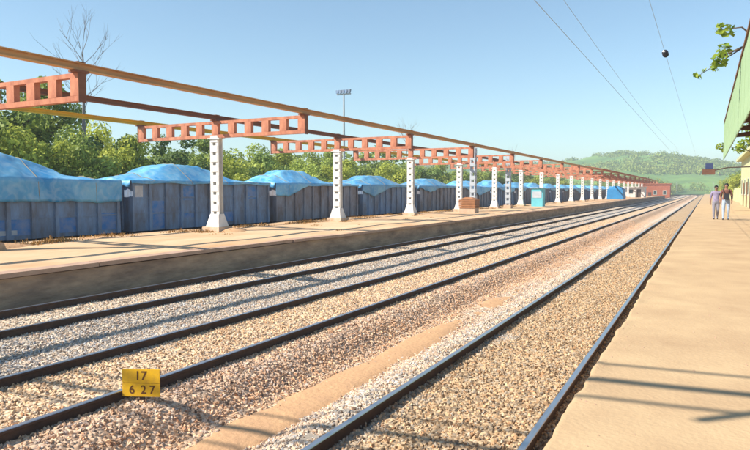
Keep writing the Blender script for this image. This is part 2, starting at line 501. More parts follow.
# loose ballast stones: real stones scattered over the bed (uncountable)
def stones():
    def dens(x, y):
        d = 1.0
        if abs(x + 4.68 - 0.10 * nz(3.3, y * 0.35)) < (0.30 + 0.16 * nz(7.7, y * 0.6) + 0.10 * nz(1.7 + x, y * 2.5)) * (1 if y < 13 else max(.25, 1 - (y - 13) / 14)): d = 0.05 + .35 * max(0, nz(x * 2.1, y * 1.4, 8))
        if -7.7 < x < -6.1:      # sand drifted into the middle track
            d = 0.35 + 0.65 * min(1, max(0, 0.5 + 1.6 * nz(x * 1.1, y * 0.7, 3)))
        if -12.1 < x < -10.5: d = 0.3
        if y > 16: d *= max(0.0, 1 - (y - 16) / 42) ** 0.6
        return d
    xs = list(np.arange(-12.8, -0.8, 0.16)); ys = list(np.arange(1.8, 14, 0.25)) + list(np.arange(14, 58, 0.5))
    me = grid_mesh('ballast_stones', xs, ys, bed_z, M['stone'])
    at = me.attributes.new('dens', 'FLOAT', 'POINT')
    at.data.foreach_set('value', [dens(v.co.x, v.co.y) for v in me.vertices])
    o = link('ballast_stones', me)
    tag(o, 'loose crushed stone ballast lying around the rails', 'ballast', kind='stuff')
    ng = bpy.data.node_groups.new('scatter_stones', 'GeometryNodeTree')
    ng.interface.new_socket('Geometry', in_out='INPUT', socket_type='NodeSocketGeometry')
    ng.interface.new_socket('Geometry', in_out='OUTPUT', socket_type='NodeSocketGeometry')
    N, L = ng.nodes, ng.links
    gi = N.new('NodeGroupInput'); go = N.new('NodeGroupOutput')
    na = N.new('GeometryNodeInputNamedAttribute'); na.data_type = 'FLOAT'; na.inputs['Name'].default_value = 'dens'
    mu = N.new('ShaderNodeMath'); mu.operation = 'MULTIPLY'; mu.inputs[1].default_value = 680
    L.new(na.outputs['Attribute'], mu.inputs[0])
    dp = N.new('GeometryNodeDistributePointsOnFaces'); dp.inputs['Seed'].default_value = 3
    L.new(gi.outputs[0], dp.inputs['Mesh']); L.new(mu.outputs[0], dp.inputs['Density'])
    join = N.new('GeometryNodeJoinGeometry')
    for k in range(8):
        ico = N.new('GeometryNodeMeshIcoSphere'); ico.inputs['Radius'].default_value = 0.5; ico.inputs['Subdivisions'].default_value = 1
        rv = N.new('FunctionNodeRandomValue'); rv.data_type = 'FLOAT_VECTOR'; rv.inputs['Seed'].default_value = 20 + k
        rv.inputs[0].default_value = (-.24, -.24, -.24); rv.inputs[1].default_value = (.24, .24, .24)
        mv = N.new('GeometryNodeSetPosition')
        L.new(ico.outputs['Mesh'], mv.inputs['Geometry']); L.new(rv.outputs[0], mv.inputs['Offset'])
        setp = N.new('GeometryNodeConvexHull')
        L.new(mv.outputs[0], setp.inputs[0])
        sm = N.new('GeometryNodeSetMaterial'); sm.inputs['Material'].default_value = M['stone']
        L.new(setp.outputs[0], sm.inputs['Geometry'])
        ss = N.new('GeometryNodeSetShadeSmooth'); ss.inputs['Shade Smooth'].default_value = False
        L.new(sm.outputs[0], ss.inputs[0])
        g2i = N.new('GeometryNodeGeometryToInstance')
        L.new(ss.outputs[0], g2i.inputs[0]); L.new(g2i.outputs[0], join.inputs[0])
    iop = N.new('GeometryNodeInstanceOnPoints')
    L.new(dp.outputs['Points'], iop.inputs['Points']); L.new(join.outputs[0], iop.inputs['Instance'])
    iop.inputs['Pick Instance'].default_value = True
    rr = N.new('FunctionNodeRandomValue'); rr.data_type = 'FLOAT_VECTOR'
    rr.inputs[0].default_value = (0, 0, 0); rr.inputs[1].default_value = (6.283, 6.283, 6.283)
    L.new(rr.outputs[0], iop.inputs['Rotation'])
    rs = N.new('FunctionNodeRandomValue'); rs.data_type = 'FLOAT_VECTOR'; rs.inputs['Seed'].default_value = 5
    rs.inputs[0].default_value = (0.022, 0.022, 0.018); rs.inputs[1].default_value = (0.066, 0.060, 0.046)
    L.new(rs.outputs[0], iop.inputs['Scale'])
    L.new(iop.outputs[0], go.inputs[0])
    md = o.modifiers.new('scatter', 'NODES'); md.node_group = ng


stones()

# rails and sleepers
RAIL = [(-0.075, -0.172), (0.075, -0.172), (0.075, -0.160), (0.012, -0.142), (0.009, -0.045), (0.036, -0.032), (0.036, -0.006), (0.030, 0.0),
        (-0.030, 0.0), (-0.036, -0.006), (-0.036, -0.032), (-0.009, -0.045), (-0.012, -0.142), (-0.075, -0.160)]
rail_mis = [0] * 14
rail_mis[7] = 1; rail_mis[6] = 1
rail_me = MB().prism(RAIL, -8, 420, mis=rail_mis).mesh('rail', [M['rail_side'], M['rail_head']])
sl = MB()
sl.frustum((0, 0, -0.42), 1.30, 0.14, (0, 0, -0.165), 1.28, 0.105)
sleeper_me = sl.mesh('sleeper', M['sleeper'])
TR = [(-2.30, 'railway track nearest the photographer, beside the right-hand platform'),
      (-6.93, 'middle railway track behind the small yellow number board'),
      (-11.30, 'farthest railway track, along the dark wall of the left platform')]
for cx, lab in TR:
    t = thing('railway_track', lab, 'railway track', (cx, 0, 0), 0, 'parallel railway tracks')
    for sgn in (-1, 1):
        link('rail', rail_me, t, (sgn * 0.87, 0, 0))
    n = 62 if cx > -11 else 36
    for k in range(n):
        sp_ = link('sleeper', sleeper_me, t, (random.uniform(-0.02, 0.02), 1.2 + 0.66 * k, random.uniform(-0.012, 0.0)))

# near platform (the photographer stands on it)
def near_z(x, y):
    return 0.85 + 0.006 * nz(x * 0.7, y * 0.7) + 0.003 * nz(x * 4, y * 4)
np_x = [-0.82, -0.815, -0.80, -0.775, -0.74] + list(np.arange(-0.6, 8.01, 0.2)); np_y = list(np.arange(-8, 14, 0.08)) + list(np.arange(14, 40, 0.4)) + list(np.arange(40, 330, 4.0))
pme = grid_mesh('platform', np_x, np_y, lambda x, y: 0.66 if x < -0.818 else (0.835 if x < -0.81 else near_z(x, y)), M['platform_near'])
for v_ in pme.vertices:          # crumbled, uneven edge
    if v_.co.x < -0.77:
        y_ = v_.co.y
        v_.co.x += 0.035 * nz(2.2, y_ * 1.1) + 0.022 * nz(5.2, y_ * 5) - 0.012 * max(0, nz(8.1, y_ * 9))
        v_.co.z += 0.018 * nz(4.4, y_ * 3)
pl = link('platform', pme)
tag(pl, kind='structure')
MB().box((-0.72, -8, -0.62), (8.0, 328, 0.80)).build('platform_wall', M['wall'], pl)

# far platform across the tracks
def far_z(x, y):
    z = 0.62 + 0.05 * nz(x * 0.35, y * 0.3, 2) + 0.02 * nz(x * 1.3, y * 1.3, 4)
    if x > -13.1: z = 0.62
    return z
fx = [-12.9, -13.0, -13.2, -13.5] + list(np.arange(-14, -20.8, -0.35)); fx = sorted(fx)
fy = list(np.arange(-6, 60, 0.4)) + list(np.arange(60, 245, 3.0))
fp = link('platform', grid_mesh('platform', fx, fy, far_z, M['platform_far']))
tag(fp, kind='structure')
w_ = MB()
w_.box((-20.72, -6, -0.62), (-12.98, 243, 0.50))
w_.build('platform_wall', M['wall'], fp)
for k in range(62):           # coping slabs, each a little out of line
    y0 = -6 + 4 * k
    o = MB().box((-0.2, 0.012, -0.10), (0.2, 3.985, 0.0)).build('coping_slab', M['coping'], fp)
    o.location = (-13.06 + random.uniform(-0.04, 0.03), y0, 0.632 + random.uniform(-0.03, 0.012)); o.rotation_euler = (R(random.uniform(-.3, .3)), R(random.uniform(-1.5, 1.5)), R(random.uniform(-.4, .4)))

# hills
def hill_z(x, y):
    d = math.exp(-((y - 760) / 210) ** 2)
    h = 27 + 17 * math.exp(-((x + 62) / 105) ** 2) + 8 * math.exp(-((x + 330) / 160) ** 2) - 6 * math.exp(-((x - 60) / 60) ** 2)
    h += 7 * nz(x * 0.012, y * 0.012) + 4 * nz(x * 0.04, y * 0.04, 3)
    low = 10 * math.exp(-((y - 520) / 60) ** 2) * (0.6 + 0.6 * nz(x * 0.02, 9))
    return -3 + h * d + low + (1.6 * nz(x * 0.16, y * 0.16) + 1.2 * nz(x * 0.4, y * 0.4, 7)) * min(1, d * 2)
hx = list(np.arange(-900, 620, 4.0)); hy = list(np.arange(420, 980, 8.0))
tag(link('hill', grid_mesh('hill', hx, hy, hill_z, M['hill'])), kind='structure')
# ================================================================== CANOPY SKELETON ON THE FAR PLATFORM
# one frame: laced white column on a flared base, with a double-sided cantilever truss of plates round square openings
PZT = 0.62                     # platform top
FX = -18.6                     # row of columns


def make_frame():
    root = thing('canopy_frame', 'x', 'canopy frame', (FX, 0, PZT), 0, 'frames of the roofless platform canopy')
    c = MB()
    c.frustum((0, 0, -0.05), 0.52, 0.48, (0, 0, 0.20), 0.46, 0.42)
    c.build('pedestal', M['pedestal'], root)
    c = MB(); c.frustum((0, 0, 0.20), 0.36, 0.32, (0, 0, 0.75), 0.235, 0.17)
    c.build('flared_base', M['white_paint'], root)
    col = thing_part('column', root)
    for sgn in (-1, 1):        # two channels, flanges outward
        a, b = sgn * 0.085, sgn * 0.235
        c_ = sgn * 0.107
        MB().extrude([(a, -.13, .75), (b, -.13, .75), (b, -.105, .75), (c_, -.105, .75), (c_, .105, .75), (b, .105, .75), (b, .13, .75), (a, .13, .75)], (0, 0, 3.2)).build('channel', M['white_paint'], col)
    for k in range(8):
        z = 0.86 + k * 0.42
        for sgn in (-1, 1):
            y0, y1 = sorted((sgn * 0.132, sgn * 0.146))
            MB().box((-0.19, y0, z), (0.19, y1, z + 0.29)).build('batten_plate', M['white_paint'], col)
    MB().box((-0.33, -0.2, 3.95), (0.33, 0.2, 3.985)).build('cap_plate', M['white_paint'], root)
    # truss
    hw, t2 = 4.65, 0.08
    MB().box((-hw, -t2, 3.99), (hw, t2, 4.13)).build('bottom_chord', M['oxide'], root)
    MB().box((-hw, -t2, 4.585), (hw, t2, 4.70)).build('top_chord', M['oxide'], root)
    post_me = MB().box((-0.17, -t2 - 0.004, 4.13), (0.17, t2 + 0.004, 4.585)).mesh('web_plate', M['oxide'])
    end_me = MB().box((-0.11, -t2 - 0.004, 4.13), (0.11, t2 + 0.004, 4.585)).mesh('web_plate', M['oxide'])
    for k in range(11):
        x = -hw + 0.17 + k * (2 * hw - 0.34) / 10
        link('web_plate', post_me, root, (x, 0, 0))
    for sgn in (-1, 1):
        x0, x1 = sorted((sgn * hw, sgn * (hw + 0.02)))
        MB().box((x0, -t2 - 0.03, 3.96), (x1, t2 + 0.03, 4.74)).build('end_plate', M['oxide_dark'], root)
    # shoes that carry the purlins
    for x in (-hw + 0.1, 0, hw - 0.1):
        MB().box((x - 0.14, -0.2, 4.702), (x + 0.14, 0.2, 4.76)).build('purlin_shoe', M['oxide_dark'], root)
    return root


def thing_part(name, parent):
    o = bpy.data.objects.new(name, None); COL.objects.link(o); o.parent = parent
    o.empty_display_size = 0.2
    return o


frame = make_frame()
NF = 22
for k in range(NF):
    f = frame if k == 0 else copy_tree(frame)
    f.location = (FX, 10.45 + 9.93 * k, PZT)
    if k == 0:
        f['label'] = 'rust-red canopy truss whose column stands left of the picture, cut off by the left edge'
    else:
        f['label'] = 'rust-red canopy truss on a white column, %s white column from the left' % ORD[k - 1]

# purlins: I-sections running over all the frames
def ipr(w, h, t):
    return [(-w, 0), (w, 0), (w, t), (t * 0.4, t), (t * 0.4, h - t), (w, h - t), (w, h), (-w, h), (-w, h - t), (-t * 0.4, h - t), (-t * 0.4, t), (-w, t)]
for x, m, lab in ((4.55, 'purlin_tan', 'tan-brown long beam along the track side of the roofless canopy'),
                  (0.0, 'oxide_dark', 'dark red-brown long beam running over the white columns'),
                  (-4.55, 'mustard', 'mustard-yellow long beam along the wagon side of the canopy')):
    p = thing('canopy_beam', lab, 'beam', (FX + x, 0, PZT + 4.762), 0, 'long beams of the canopy')
    for k in range(NF):
        y0 = 0.52 + 9.93 * k
        MB().prism(ipr(0.09, 0.19, 0.026), y0, y0 + 9.925).build('beam_length', M[m], p)
        if k < 10:
            MB().box((-0.11, y0 - 0.12, 0.192), (0.11, y0 + 0.12, 0.21)).build('splice_plate', M['oxide_dark'], p)

# the far bays still carry a rust-red roof
rf = thing('canopy_roof', 'rust-red sheets left on the track side of the far canopy bays', 'roof', (FX, 99, PZT + 4.96))
for k in range(17):
    for sgn in (1,):
        fr = []; bk = []
        for j in range(15):
            y0 = k * 6.9 + j * 0.49
            zt = 0.035 * (j % 2)
            fr.append(((sgn * 5.0, y0, 0.05 + zt), (0, y0, 0.95 + zt)))
            bk.append(((sgn * 5.0, y0, 0.03 + zt), (0, y0, 0.93 + zt)))
        MB().corrugated(fr, bk).build('roof_sheet', M['roof_red'], rf)
MB().prism([(0.0, 0.0), (4.8, 0.0), (0, 0.88)], 0.1, 0.25).build('gable_frame', M['oxide'], rf)

# ================================================================== WAGONS AND TARPAULINS
WX = -24.0
WL, WP = 9.75, 10.4
WZ0, WZ1 = 0.55, 2.80          # body bottom, body top
HWID = 1.55


def make_wagon(mname):
    root = thing('goods_wagon', 'x', 'wagon', (WX, 0, 0), 0, 'covered goods wagons behind the left platform')
    mt = M[mname]
    L2 = WL / 2
    for sgn, nm in ((1, 'side_wall'), (-1, 'side_wall')):
        x0, x1 = sorted((sgn * (HWID - 0.06), sgn * HWID))
        w = MB().box((x0, -L2, WZ0), (x1, L2, WZ1 - 0.09)).build(nm, mt, root)
        if sgn == 1:
            for k in range(11):
                y = -L2 + 0.08 + k * (WL - 0.16) / 10
                MB().frustum((HWID + 0.05, y, WZ0), 0.05, 0.085, (HWID + 0.045, y, WZ1 - 0.10), 0.045, 0.06).build('rib', mt, w)
            for z in (WZ0 + 0.75, WZ0 + 1.45):
                MB().box((HWID, -L2 + 0.1, z), (HWID + 0.03, L2 - 0.1, z + 0.07)).build('stiffener', mt, w)
    for sgn in (-1, 1):
        y0, y1 = sorted((sgn * (L2 - 0.06), sgn * L2))
        e = MB().box((-HWID + 0.06, y0, WZ0), (HWID - 0.06, y1, WZ1 - 0.09)).build('end_wall', mt, root)
        for x in (-1.0, -0.35, 0.35, 1.0):
            y0, y1 = sorted((sgn * L2, sgn * (L2 + 0.07)))
            MB().box((x - 0.05, y0, WZ0 + 0.05), (x + 0.05, y1, WZ1 - 0.12)).build('rib', mt, e)
    for sgn in (-1, 1):
        x0, x1 = sorted((sgn * (HWID - 0.09), sgn * (HWID + 0.07)))
        MB().box((x0, -L2 - 0.03, WZ1 - 0.09), (x1, L2 + 0.03, WZ1)).build('top_rail', mt, root)
        y0, y1 = sorted((sgn * (L2 - 0.09), sgn * (L2 + 0.03)))
        MB().box((-HWID + 0.09, y0, WZ1 - 0.088), (HWID - 0.09, y1, WZ1 - 0.002)).build('top_rail', mt, root)
    MB().box((-HWID + 0.12, -L2 - 0.1, WZ0 - 0.28), (HWID - 0.05, L2 + 0.1, WZ0 - 0.002)).build('underframe', M['chassis'], root)
    MB().box((-0.15, -L2 - 0.34, WZ0 - 0.25), (0.15, L2 + 0.34, WZ0 - 0.08)).build('coupler', M['chassis'], root)
    for y in (-3.1, 3.1):
        bo = MB().box((-0.98, y - 0.2, -0.1), (0.98, y + 0.2, WZ0 - 0.29)).build('bogie', M['chassis'], root)
        for sgn in (-1, 1):
            MB().box((sgn * 1.05 - 0.06, y - 1.3, -0.12), (sgn * 1.05 + 0.06, y + 1.3, 0.1)).build('side_frame', M['chassis'], bo)
        for dy in (-0.95, 0.95):
            for sgn in (-1, 1):
                MB().tube([(sgn * 0.80, y + dy, -0.07), (sgn * 0.92, y + dy, -0.07)], 0.46, 18).build('wheel', M['chassis'], bo)
    return root


# wagon siding: rails hidden behind the platform
sid = thing('railway_track', 'siding track under the blue covered wagons, behind the left platform', 'railway track', (WX, 0, -0.53), 0, 'parallel railway tracks')
for sgn in (-1, 1):
    link('rail', rail_me, sid, (sgn * 0.87, 0, 0))


def hangs(i, u, sgn):
    """how far the sheet hangs over the side of wagon i at u (0 near end, 1 far end)"""
    if i == 0: return 0.95 - 0.10 * u + 0.06 * math.sin(u * 9)
    if i == 1: return 0.12 + 0.03 * math.sin(u * 22) + 0.06 * max(0, u - .8)
    if i == 2: return 0.14 + 0.65 * max(0, 1 - abs(u - 0.12) / 0.22) + 0.30 * max(0, 1 - u / 0.1) + 0.02 * math.sin(u * 20)
    if i == 3: return 0.16 + 0.75 * max(0, 1 - abs(u - 0.18) / 0.3)
    r = random.Random(i)
    c, w, a = r.random(), r.uniform(.2, .6), r.uniform(.1, 1.0)
    return 0.16 + a * max(0, 1 - abs(u - c) / w)


def make_tarp(i):
    rnd = random.Random(40 + i)
    nu, nv = 110, 52
    L2 = WL / 2 + 0.06
    HW = HWID + 0.125
    pk = [0.95, 0.82, 0.80, 0.72][i] if i < 4 else rnd.uniform(0.55, 0.85)
    pu = [0.45, 0.42, 0.34, 0.40][i] if i < 4 else rnd.uniform(0.35, 0.6)
    sl_ = [0.30, 0.30, 0.26, 0.3][i] if i < 4 else rnd.uniform(.22, .36)
    sd = i * 13.7
    v = []; f = []

    def top(u, x):
        flat = 0.10
        d = max(0, abs(u - pu) - flat) / sl_
        a = max(0.0, 1 - d)
        b = 1 - (abs(x) / HW)
        b = min(1.0, b * 1.55)
        # the sheet is pulled tight between the heap and the rim: shallow valleys and ridges
        ang = math.atan2((u - pu) * WL, x if abs(x) > .01 else .01)
        ridg = 0.07 * math.sin(u * 31 + 3 * nz(u * 4, x, sd)) * (1 - a) * b + 0.13 * (abs(math.sin(ang * 6 + sd)) - .35) * b * min(1, 1.6 - 1.5 * a) + 0.05 * (abs(nz(u * 14, x * 1.3, sd + 9)) - .2) * b
        return pk * a * b + ridg + 0.035 * nz(u * 9, x * 1.5, sd) * b + 0.03 * nz(u * 30, x * 4, sd) * b
    prof = []
    for j in range(nv + 1):
        q = -1 + 2 * j / nv
        prof.append(q)
    for k in range(nu + 1):
        u = k / nu
        y = -L2 + 2 * L2 * u
        for q in prof:
            s = abs(q)
            sg = 1 if q > 0 else -1
            if s <= 0.72:
                x = HW * q / 0.72
                z = WZ1 + 0.015 + max(-0.02, top(u, x))
            else:
                hl = hangs(i, u, sg) * (1 + 0.12 * nz(u * 14, 3.1, sd))
                w = (s - 0.72) / 0.28
                x = sg * (HW + 0.02 + 0.035 * math.sin(u * 42 + 2 * nz(u * 7, w, sd)) * w + 0.03 * nz(u * 16, w * 2, sd + 5) * w)
                z = WZ1 + 0.015 - hl * w
            v.append((x, y, z))
    n = nv + 1
    for k in range(nu):
        for j in range(nv):
            a = k * n + j
            f.append((a, a + 1, a + n + 1, a + n))
    # end flaps
    for end in (0, nu):
        row = [end * n + j for j in range(n) if abs(prof[j]) <= 0.72]
        base = len(v)
        sy = -1 if end == 0 else 1
        for q, idx in enumerate(row):
            x, y, z = v[idx]
            v.append((x * 0.98, y + sy * (0.06 + 0.02 * math.sin(q * 1.7)), WZ1 - 0.28 - 0.1 * nz(q * 0.3, sd)))
        for q in range(len(row) - 1):
            f.append((row[q], row[q + 1], base + q + 1, base + q))
    me = bpy.data.meshes.new('tarpaulin')
    me.from_pydata(v, [], f)
    me.materials.append(M['tarp'])
    me.polygons.foreach_set('use_smooth', [True] * len(f))
    bm = bmesh.new(); bm.from_mesh(me); bmesh.ops.recalc_face_normals(bm, faces=bm.faces); bm.to_mesh(me); bm.free()
    o = link('tarpaulin', me)
    md = o.modifiers.new('thickness', 'SOLIDIFY'); md.thickness = 0.012; md.offset = 1
    if i < 6:                     # lashing ropes laid over the sheet
        for u in (0.13, 0.37, 0.62, 0.88):
            k = int(u * nu)
            pts = [(v[k * n + j][0] * 1.004, v[k * n + j][1] + .05 * math.sin(j * .12 + i), v[k * n + j][2] + .03) for j in range(0, n, 2)]
            MB().tube(pts, .013, 5).build('rope', M['rope'], o)
    return o


NW = 21
protos = [make_wagon('wagon'), make_wagon('wagon_rust')]
tarps = {}
for i in range(NW):
    kind = 0 if i in (0, 1) or i % 3 == 0 else 1
    pr = protos[kind]
    w = pr if not pr.get('used') else copy_tree(pr)
    pr['used'] = 1
    yc = 13.6 + WP * i
    w.location = (WX, yc, 0)
    col_ = 'blue-grey' if kind == 0 else 'brownish-grey'
    if i == 0:
        w['label'] = 'blue-grey open goods wagon at the left edge, its side half covered by blue sheet'
    else:
        w['label'] = '%s open goods wagon with upright ribs, %s in the row from the left' % (col_, ORD[i])
    if i < 9:
        t = make_tarp(i); tarps[i] = t
    else:
        t = tarps[4 + i % 5].copy(); COL.objects.link(t)
    t.location = (WX, yc, 0)
    if i == 0:
        tag(t, 'bright blue tarpaulin hanging halfway down the leftmost wagon', 'tarpaulin')
    else:
        tag(t, 'blue tarpaulin heaped over the %s wagon from the left' % ORD[i], 'tarpaulin')
    t['group'] = 'blue tarpaulins over the wagons'
for p in protos:
    if 'used' in p: del p['used']
for o in COL.objects:
    if 'used' in o: del o['used']

# marks and patches on the first two wagons
first = [o for o in COL.objects if o.name.startswith('goods_wagon') and o.type == 'EMPTY' and o.location.y < 30]
first.sort(key=lambda o: o.location.y)
w2 = first[1]
L2 = WL / 2
seg = (WL - 0.16) / 10
MB().box((HWID + 0.001, -L2 + 0.16, WZ1 - 0.75), (HWID + 0.006, -L2 + 0.66, WZ1 - 0.22)).build('white_plate', M['white_mark'], w2)
for k, (z0, z1) in ((1, (0.62, 1.9)), (3, (1.9, 2.6)), (3, (1.05, 1.28)), (5, (1.95, 2.55)), (6, (0.75, 1.25)), (8, (1.9, 2.6))):
    y0 = -L2 + 0.08 + k * seg + 0.1
    MB().box((HWID + 0.001, y0, z0), (HWID + 0.005, y0 + seg - 0.2, z1)).build('repainted_panel', M['wagon_panel'], w2)
w1 = first[0]
MB().box((HWID + 0.001, -0.3, 0.72), (HWID + 0.006, 0.35, 0.9)).build('white_plate', M['white_mark'], w1)
for k in (2, 4, 5, 7, 9):
    y0 = -L2 + 0.08 + k * seg + 0.1
    MB().box((HWID + 0.001, y0, 0.7), (HWID + 0.005, y0 + seg - 0.2, random.uniform(1.2, 1.75))).build('repainted_panel', M['wagon_panel'], w1)

# ================================================================== THINGS ON THE FAR PLATFORM
def far_on(u, x):
    """distance along the tracks where the line X = x meets column u of the photograph's survey sketch"""
    z = 620 * abs(x) / 0.882 / (706 - u)
    return (z + x * 0.471) / 0.882


for u, h, lab in ((473, 5.5, 'pale grey square mast on the left platform, beside the brown crate'),
                  (508, 5.3, 'pale grey square mast on the left platform, right of the brown crate')):
    y = far_on(u, -17.4)
    m = thing('mast', lab, 'mast', (-17.4, y, PZT), 0, 'pale masts on the left platform')
    MB().box((-0.36, -0.36, -0.05), (0.36, 0.36, 0.35)).build('footing', M['crate_pale'], m)
    for sx in (-1, 1):
        for sy in (-1, 1):
            MB().box((sx * 0.17 - 0.05, sy * 0.17 - 0.05, 0.35), (sx * 0.17 + 0.05, sy * 0.17 + 0.05, h)).build('corner_post', M['mast_pale'], m)
    for k in range(int(h / 0.55)):
        z = 0.5 + k * 0.55
        MB().box((-0.225, -0.236, z), (0.225, -0.222, z + 0.3)).build('lacing_plate', M['mast_pale'], m)
        MB().box((0.222, -0.221, z), (0.236, 0.221, z + 0.3)).build('lacing_plate', M['mast_pale'], m)
y = far_on(469, -16.4)
c = thing('crate', 'rust-brown crate on a pale plinth in front of the pale mast', 'crate', (-16.4, y, PZT + 0.02))
MB().box((-0.62, -0.5, -0.06), (0.62, 0.5, 0.38)).build('plinth', M['crate_pale'], c)
for k in range(5):
    MB().box((-0.66, -0.55, 0.39 + k * 0.13), (0.66, 0.55, 0.50 + k * 0.13)).build('plank', M['crate'], c)
MB().frustum((0, 0, 1.04), 0.68, 0.57, (0, 0, 1.22), 0.25, 0.2).build('lid', M['crate'], c)
y = far_on(538, -16.6)
k_ = thing('kiosk', 'turquoise upright kiosk between white columns on the left platform', 'kiosk', (-16.6, y, PZT + 0.02))
MB().box((-0.62, -0.6, -0.06), (0.62, 0.6, 2.0)).build('cabinet', M['cyan'], k_)
MB().box((-0.72, -0.72, 2.0), (0.72, 0.72, 2.1)).build('roof', M['mast_pale'], k_)
MB().box((-0.5, -0.622, 0.95), (0.5, -0.604, 1.65)).build('hatch', M['mast_pale'], k_)
MB().box((0.604, -0.4, 0.1), (0.622, 0.4, 1.8)).build('door', M['cyan'], k_)
y = far_on(616, -16.8)
k_ = thing('sheet_stack', 'bright blue sheeted stack near the far end of left platform', 'sheeted stack', (-16.8, y, PZT))
MB().frustum((0, 0, -0.05), 1.6, 2.4, (0, 0, 2.1), 1.5, 2.3).frustum((0, 0, 2.1), 1.5, 2.3, (0, 0, 2.75), 0.4, 1.6).build('sheet', M['tarp_blue'], k_)
MB().tube([(-1.58, 1.0, 1.0), (1.6, 1.0, 1.0)], 0.04).tube([(-1.58, -1.0, 1.0), (1.6, -1.0, 1.0)], 0.04).build('rope', M['post_dark'], k_)

# brick-red hut at the end of the platform
y = far_on(654, -17.0)
h = thing('brick_hut', 'brick-red flat-roofed hut past the end of the left platform', 'hut', (-17.0, y, -0.62))
MB().box((-5.2, 0, 0), (5.2, 7, 5.4)).build('wall', M['brick_red'], h)
MB().box((-5.6, -0.4, 5.4), (5.6, 7.4, 5.7)).build('roof', M['roof_red'], h)
for x in (-3.4, 0.2, 3.4):
    w = MB().box((x - 0.6, -0.06, 1.6), (x + 0.6, -0.002, 3.2)).build('window', M['frame_white'], h)
    MB().box((x - 0.48, -0.075, 1.72), (x + 0.48, -0.062, 3.08)).build('pane', M['glass'], w)
MB().box((-2.2, -0.05, 0), (-1.1, -0.002, 2.5)).build('door', M['post_dark'], h)
# pale hut before it
y = far_on(634, -17.2)
h = thing('platform_hut', 'small whitewashed hut at the far end of the left platform', 'hut', (-17.2, y, PZT))
MB().box((-2.6, 0, -0.1), (2.6, 4, 2.7)).build('wall', M['white_paint'], h)
MB().box((-2.9, -0.3, 2.7), (2.9, 4.3, 2.9)).build('roof', M['white_paint'], h)
MB().box((-1.6, -0.04, 1.0), (-0.4, -0.002, 2.1)).build('window', M['glass'], h)
MB().box((0.6, -0.04, 0), (1.6, -0.002, 2.2)).build('door', M['post_dark'], h)


# weeds and low mounds at the column feet and along the back of the platform
def dry_weeds():
    v = []; f = []
    rnd = random.Random(5)
    spots = []
    for k in range(1, 12):
        yy = 10.45 + 9.93 * k
        for q in range(5):
            a = rnd.uniform(0, 6.28)
            spots.append((FX + 0.75 * math.cos(a), yy + 0.75 * math.sin(a), 0.35, 0.16))
    for q in range(46):
        spots.append((rnd.uniform(-20.6, -19.0), rnd.uniform(5, 70), rnd.uniform(0.3, 0.9), rnd.uniform(.1, .22)))
    for q in range(10):
        spots.append((rnd.uniform(-19.8, -18.9), rnd.uniform(9.8, 13.5), rnd.uniform(0.3, 0.8), rnd.uniform(.14, .26)))
    for q in range(16):
        spots.append((rnd.uniform(-18.5, -13.6), rnd.uniform(6, 50), rnd.uniform(0.15, 0.35), rnd.uniform(.05, .1)))
    for cx, cy, r, hh in spots:
        for b in range(int(260 * r)):
            a = rnd.uniform(0, 6.28); d = r * math.sqrt(rnd.random())
            x, y = cx + d * math.cos(a), cy + d * math.sin(a) * 1.6
            if x < -20.7: continue
            z = far_z(x, y) - 0.02
            hgt = hh * rnd.uniform(.4, 1.2) * (1.1 - d / r)
            w = rnd.uniform(.012, .03)
            t = rnd.uniform(0, 3.14)
            dx, dy = w * math.cos(t), w * math.sin(t)
            lx, ly = rnd.uniform(-.6, .6) * hgt, rnd.uniform(-.6, .6) * hgt
            i = len(v)
            v += [(x - dx, y - dy, z), (x + dx, y + dy, z), (x + lx + dx * .3, y + ly + dy * .3, z + hgt), (x + lx - dx * .3, y + ly - dy * .3, z + hgt)]
            f.append((i, i + 1, i + 2, i + 3))
    me = bpy.data.meshes.new('dry_weeds'); me.from_pydata(v, [], f); me.materials.append(M['dry'])
    tag(link('dry_weeds', me), 'dry brown weeds on the left platform', 'weeds', kind='stuff')


dry_weeds()
for k, (x, y, r, h_) in enumerate(((-19.2, 11.0, 0.95, 0.22), (-17.9, 20.6, 0.6, 0.2), (-19.6, 15.2, 0.7, 0.12), (-17.9, 30.7, 0.5, 0.16), (-18.0, 40.4, .5, .16))):  # low orange mounds, some just right of the columns
    b = MB()
    n, rings = 18, 5
    for rr in range(rings + 1):
        q = rr / rings
        for j in range(n):
            a = 2 * math.pi * j / n
            rad = r * q * (1 + 0.25 * nz(math.cos(a) * 1.5, math.sin(a) * 1.5, k * 4))
            b.v.append((rad * math.cos(a), 1.5 * rad * math.sin(a), h_ * (1 - q * q) * (1 + .3 * nz(a, q * 3, k)) - 0.06))
    for rr in range(rings):
        for j in range(n):
            a0 = rr * n + j; a1 = rr * n + (j + 1) % n
            b.f.append((a0, a1, a1 + n, a0 + n)); b.mi.append(0)
    b.f.append(tuple(range(n))); b.mi.append(0)
    o = b.build('low_mound', M['soil'], None, True, (x, y, PZT + 0.0))
    lab = ['low orange earth heap near the left edge of the photo', 'low orange mound right of the first white column',
           'low orange earth heap between the left edge and the first white column', 'low orange mound right of the second white column',
           'low orange mound right of the third white column'][k]
    tag(o, lab, 'earth heap', 'earth heaps on the left platform')

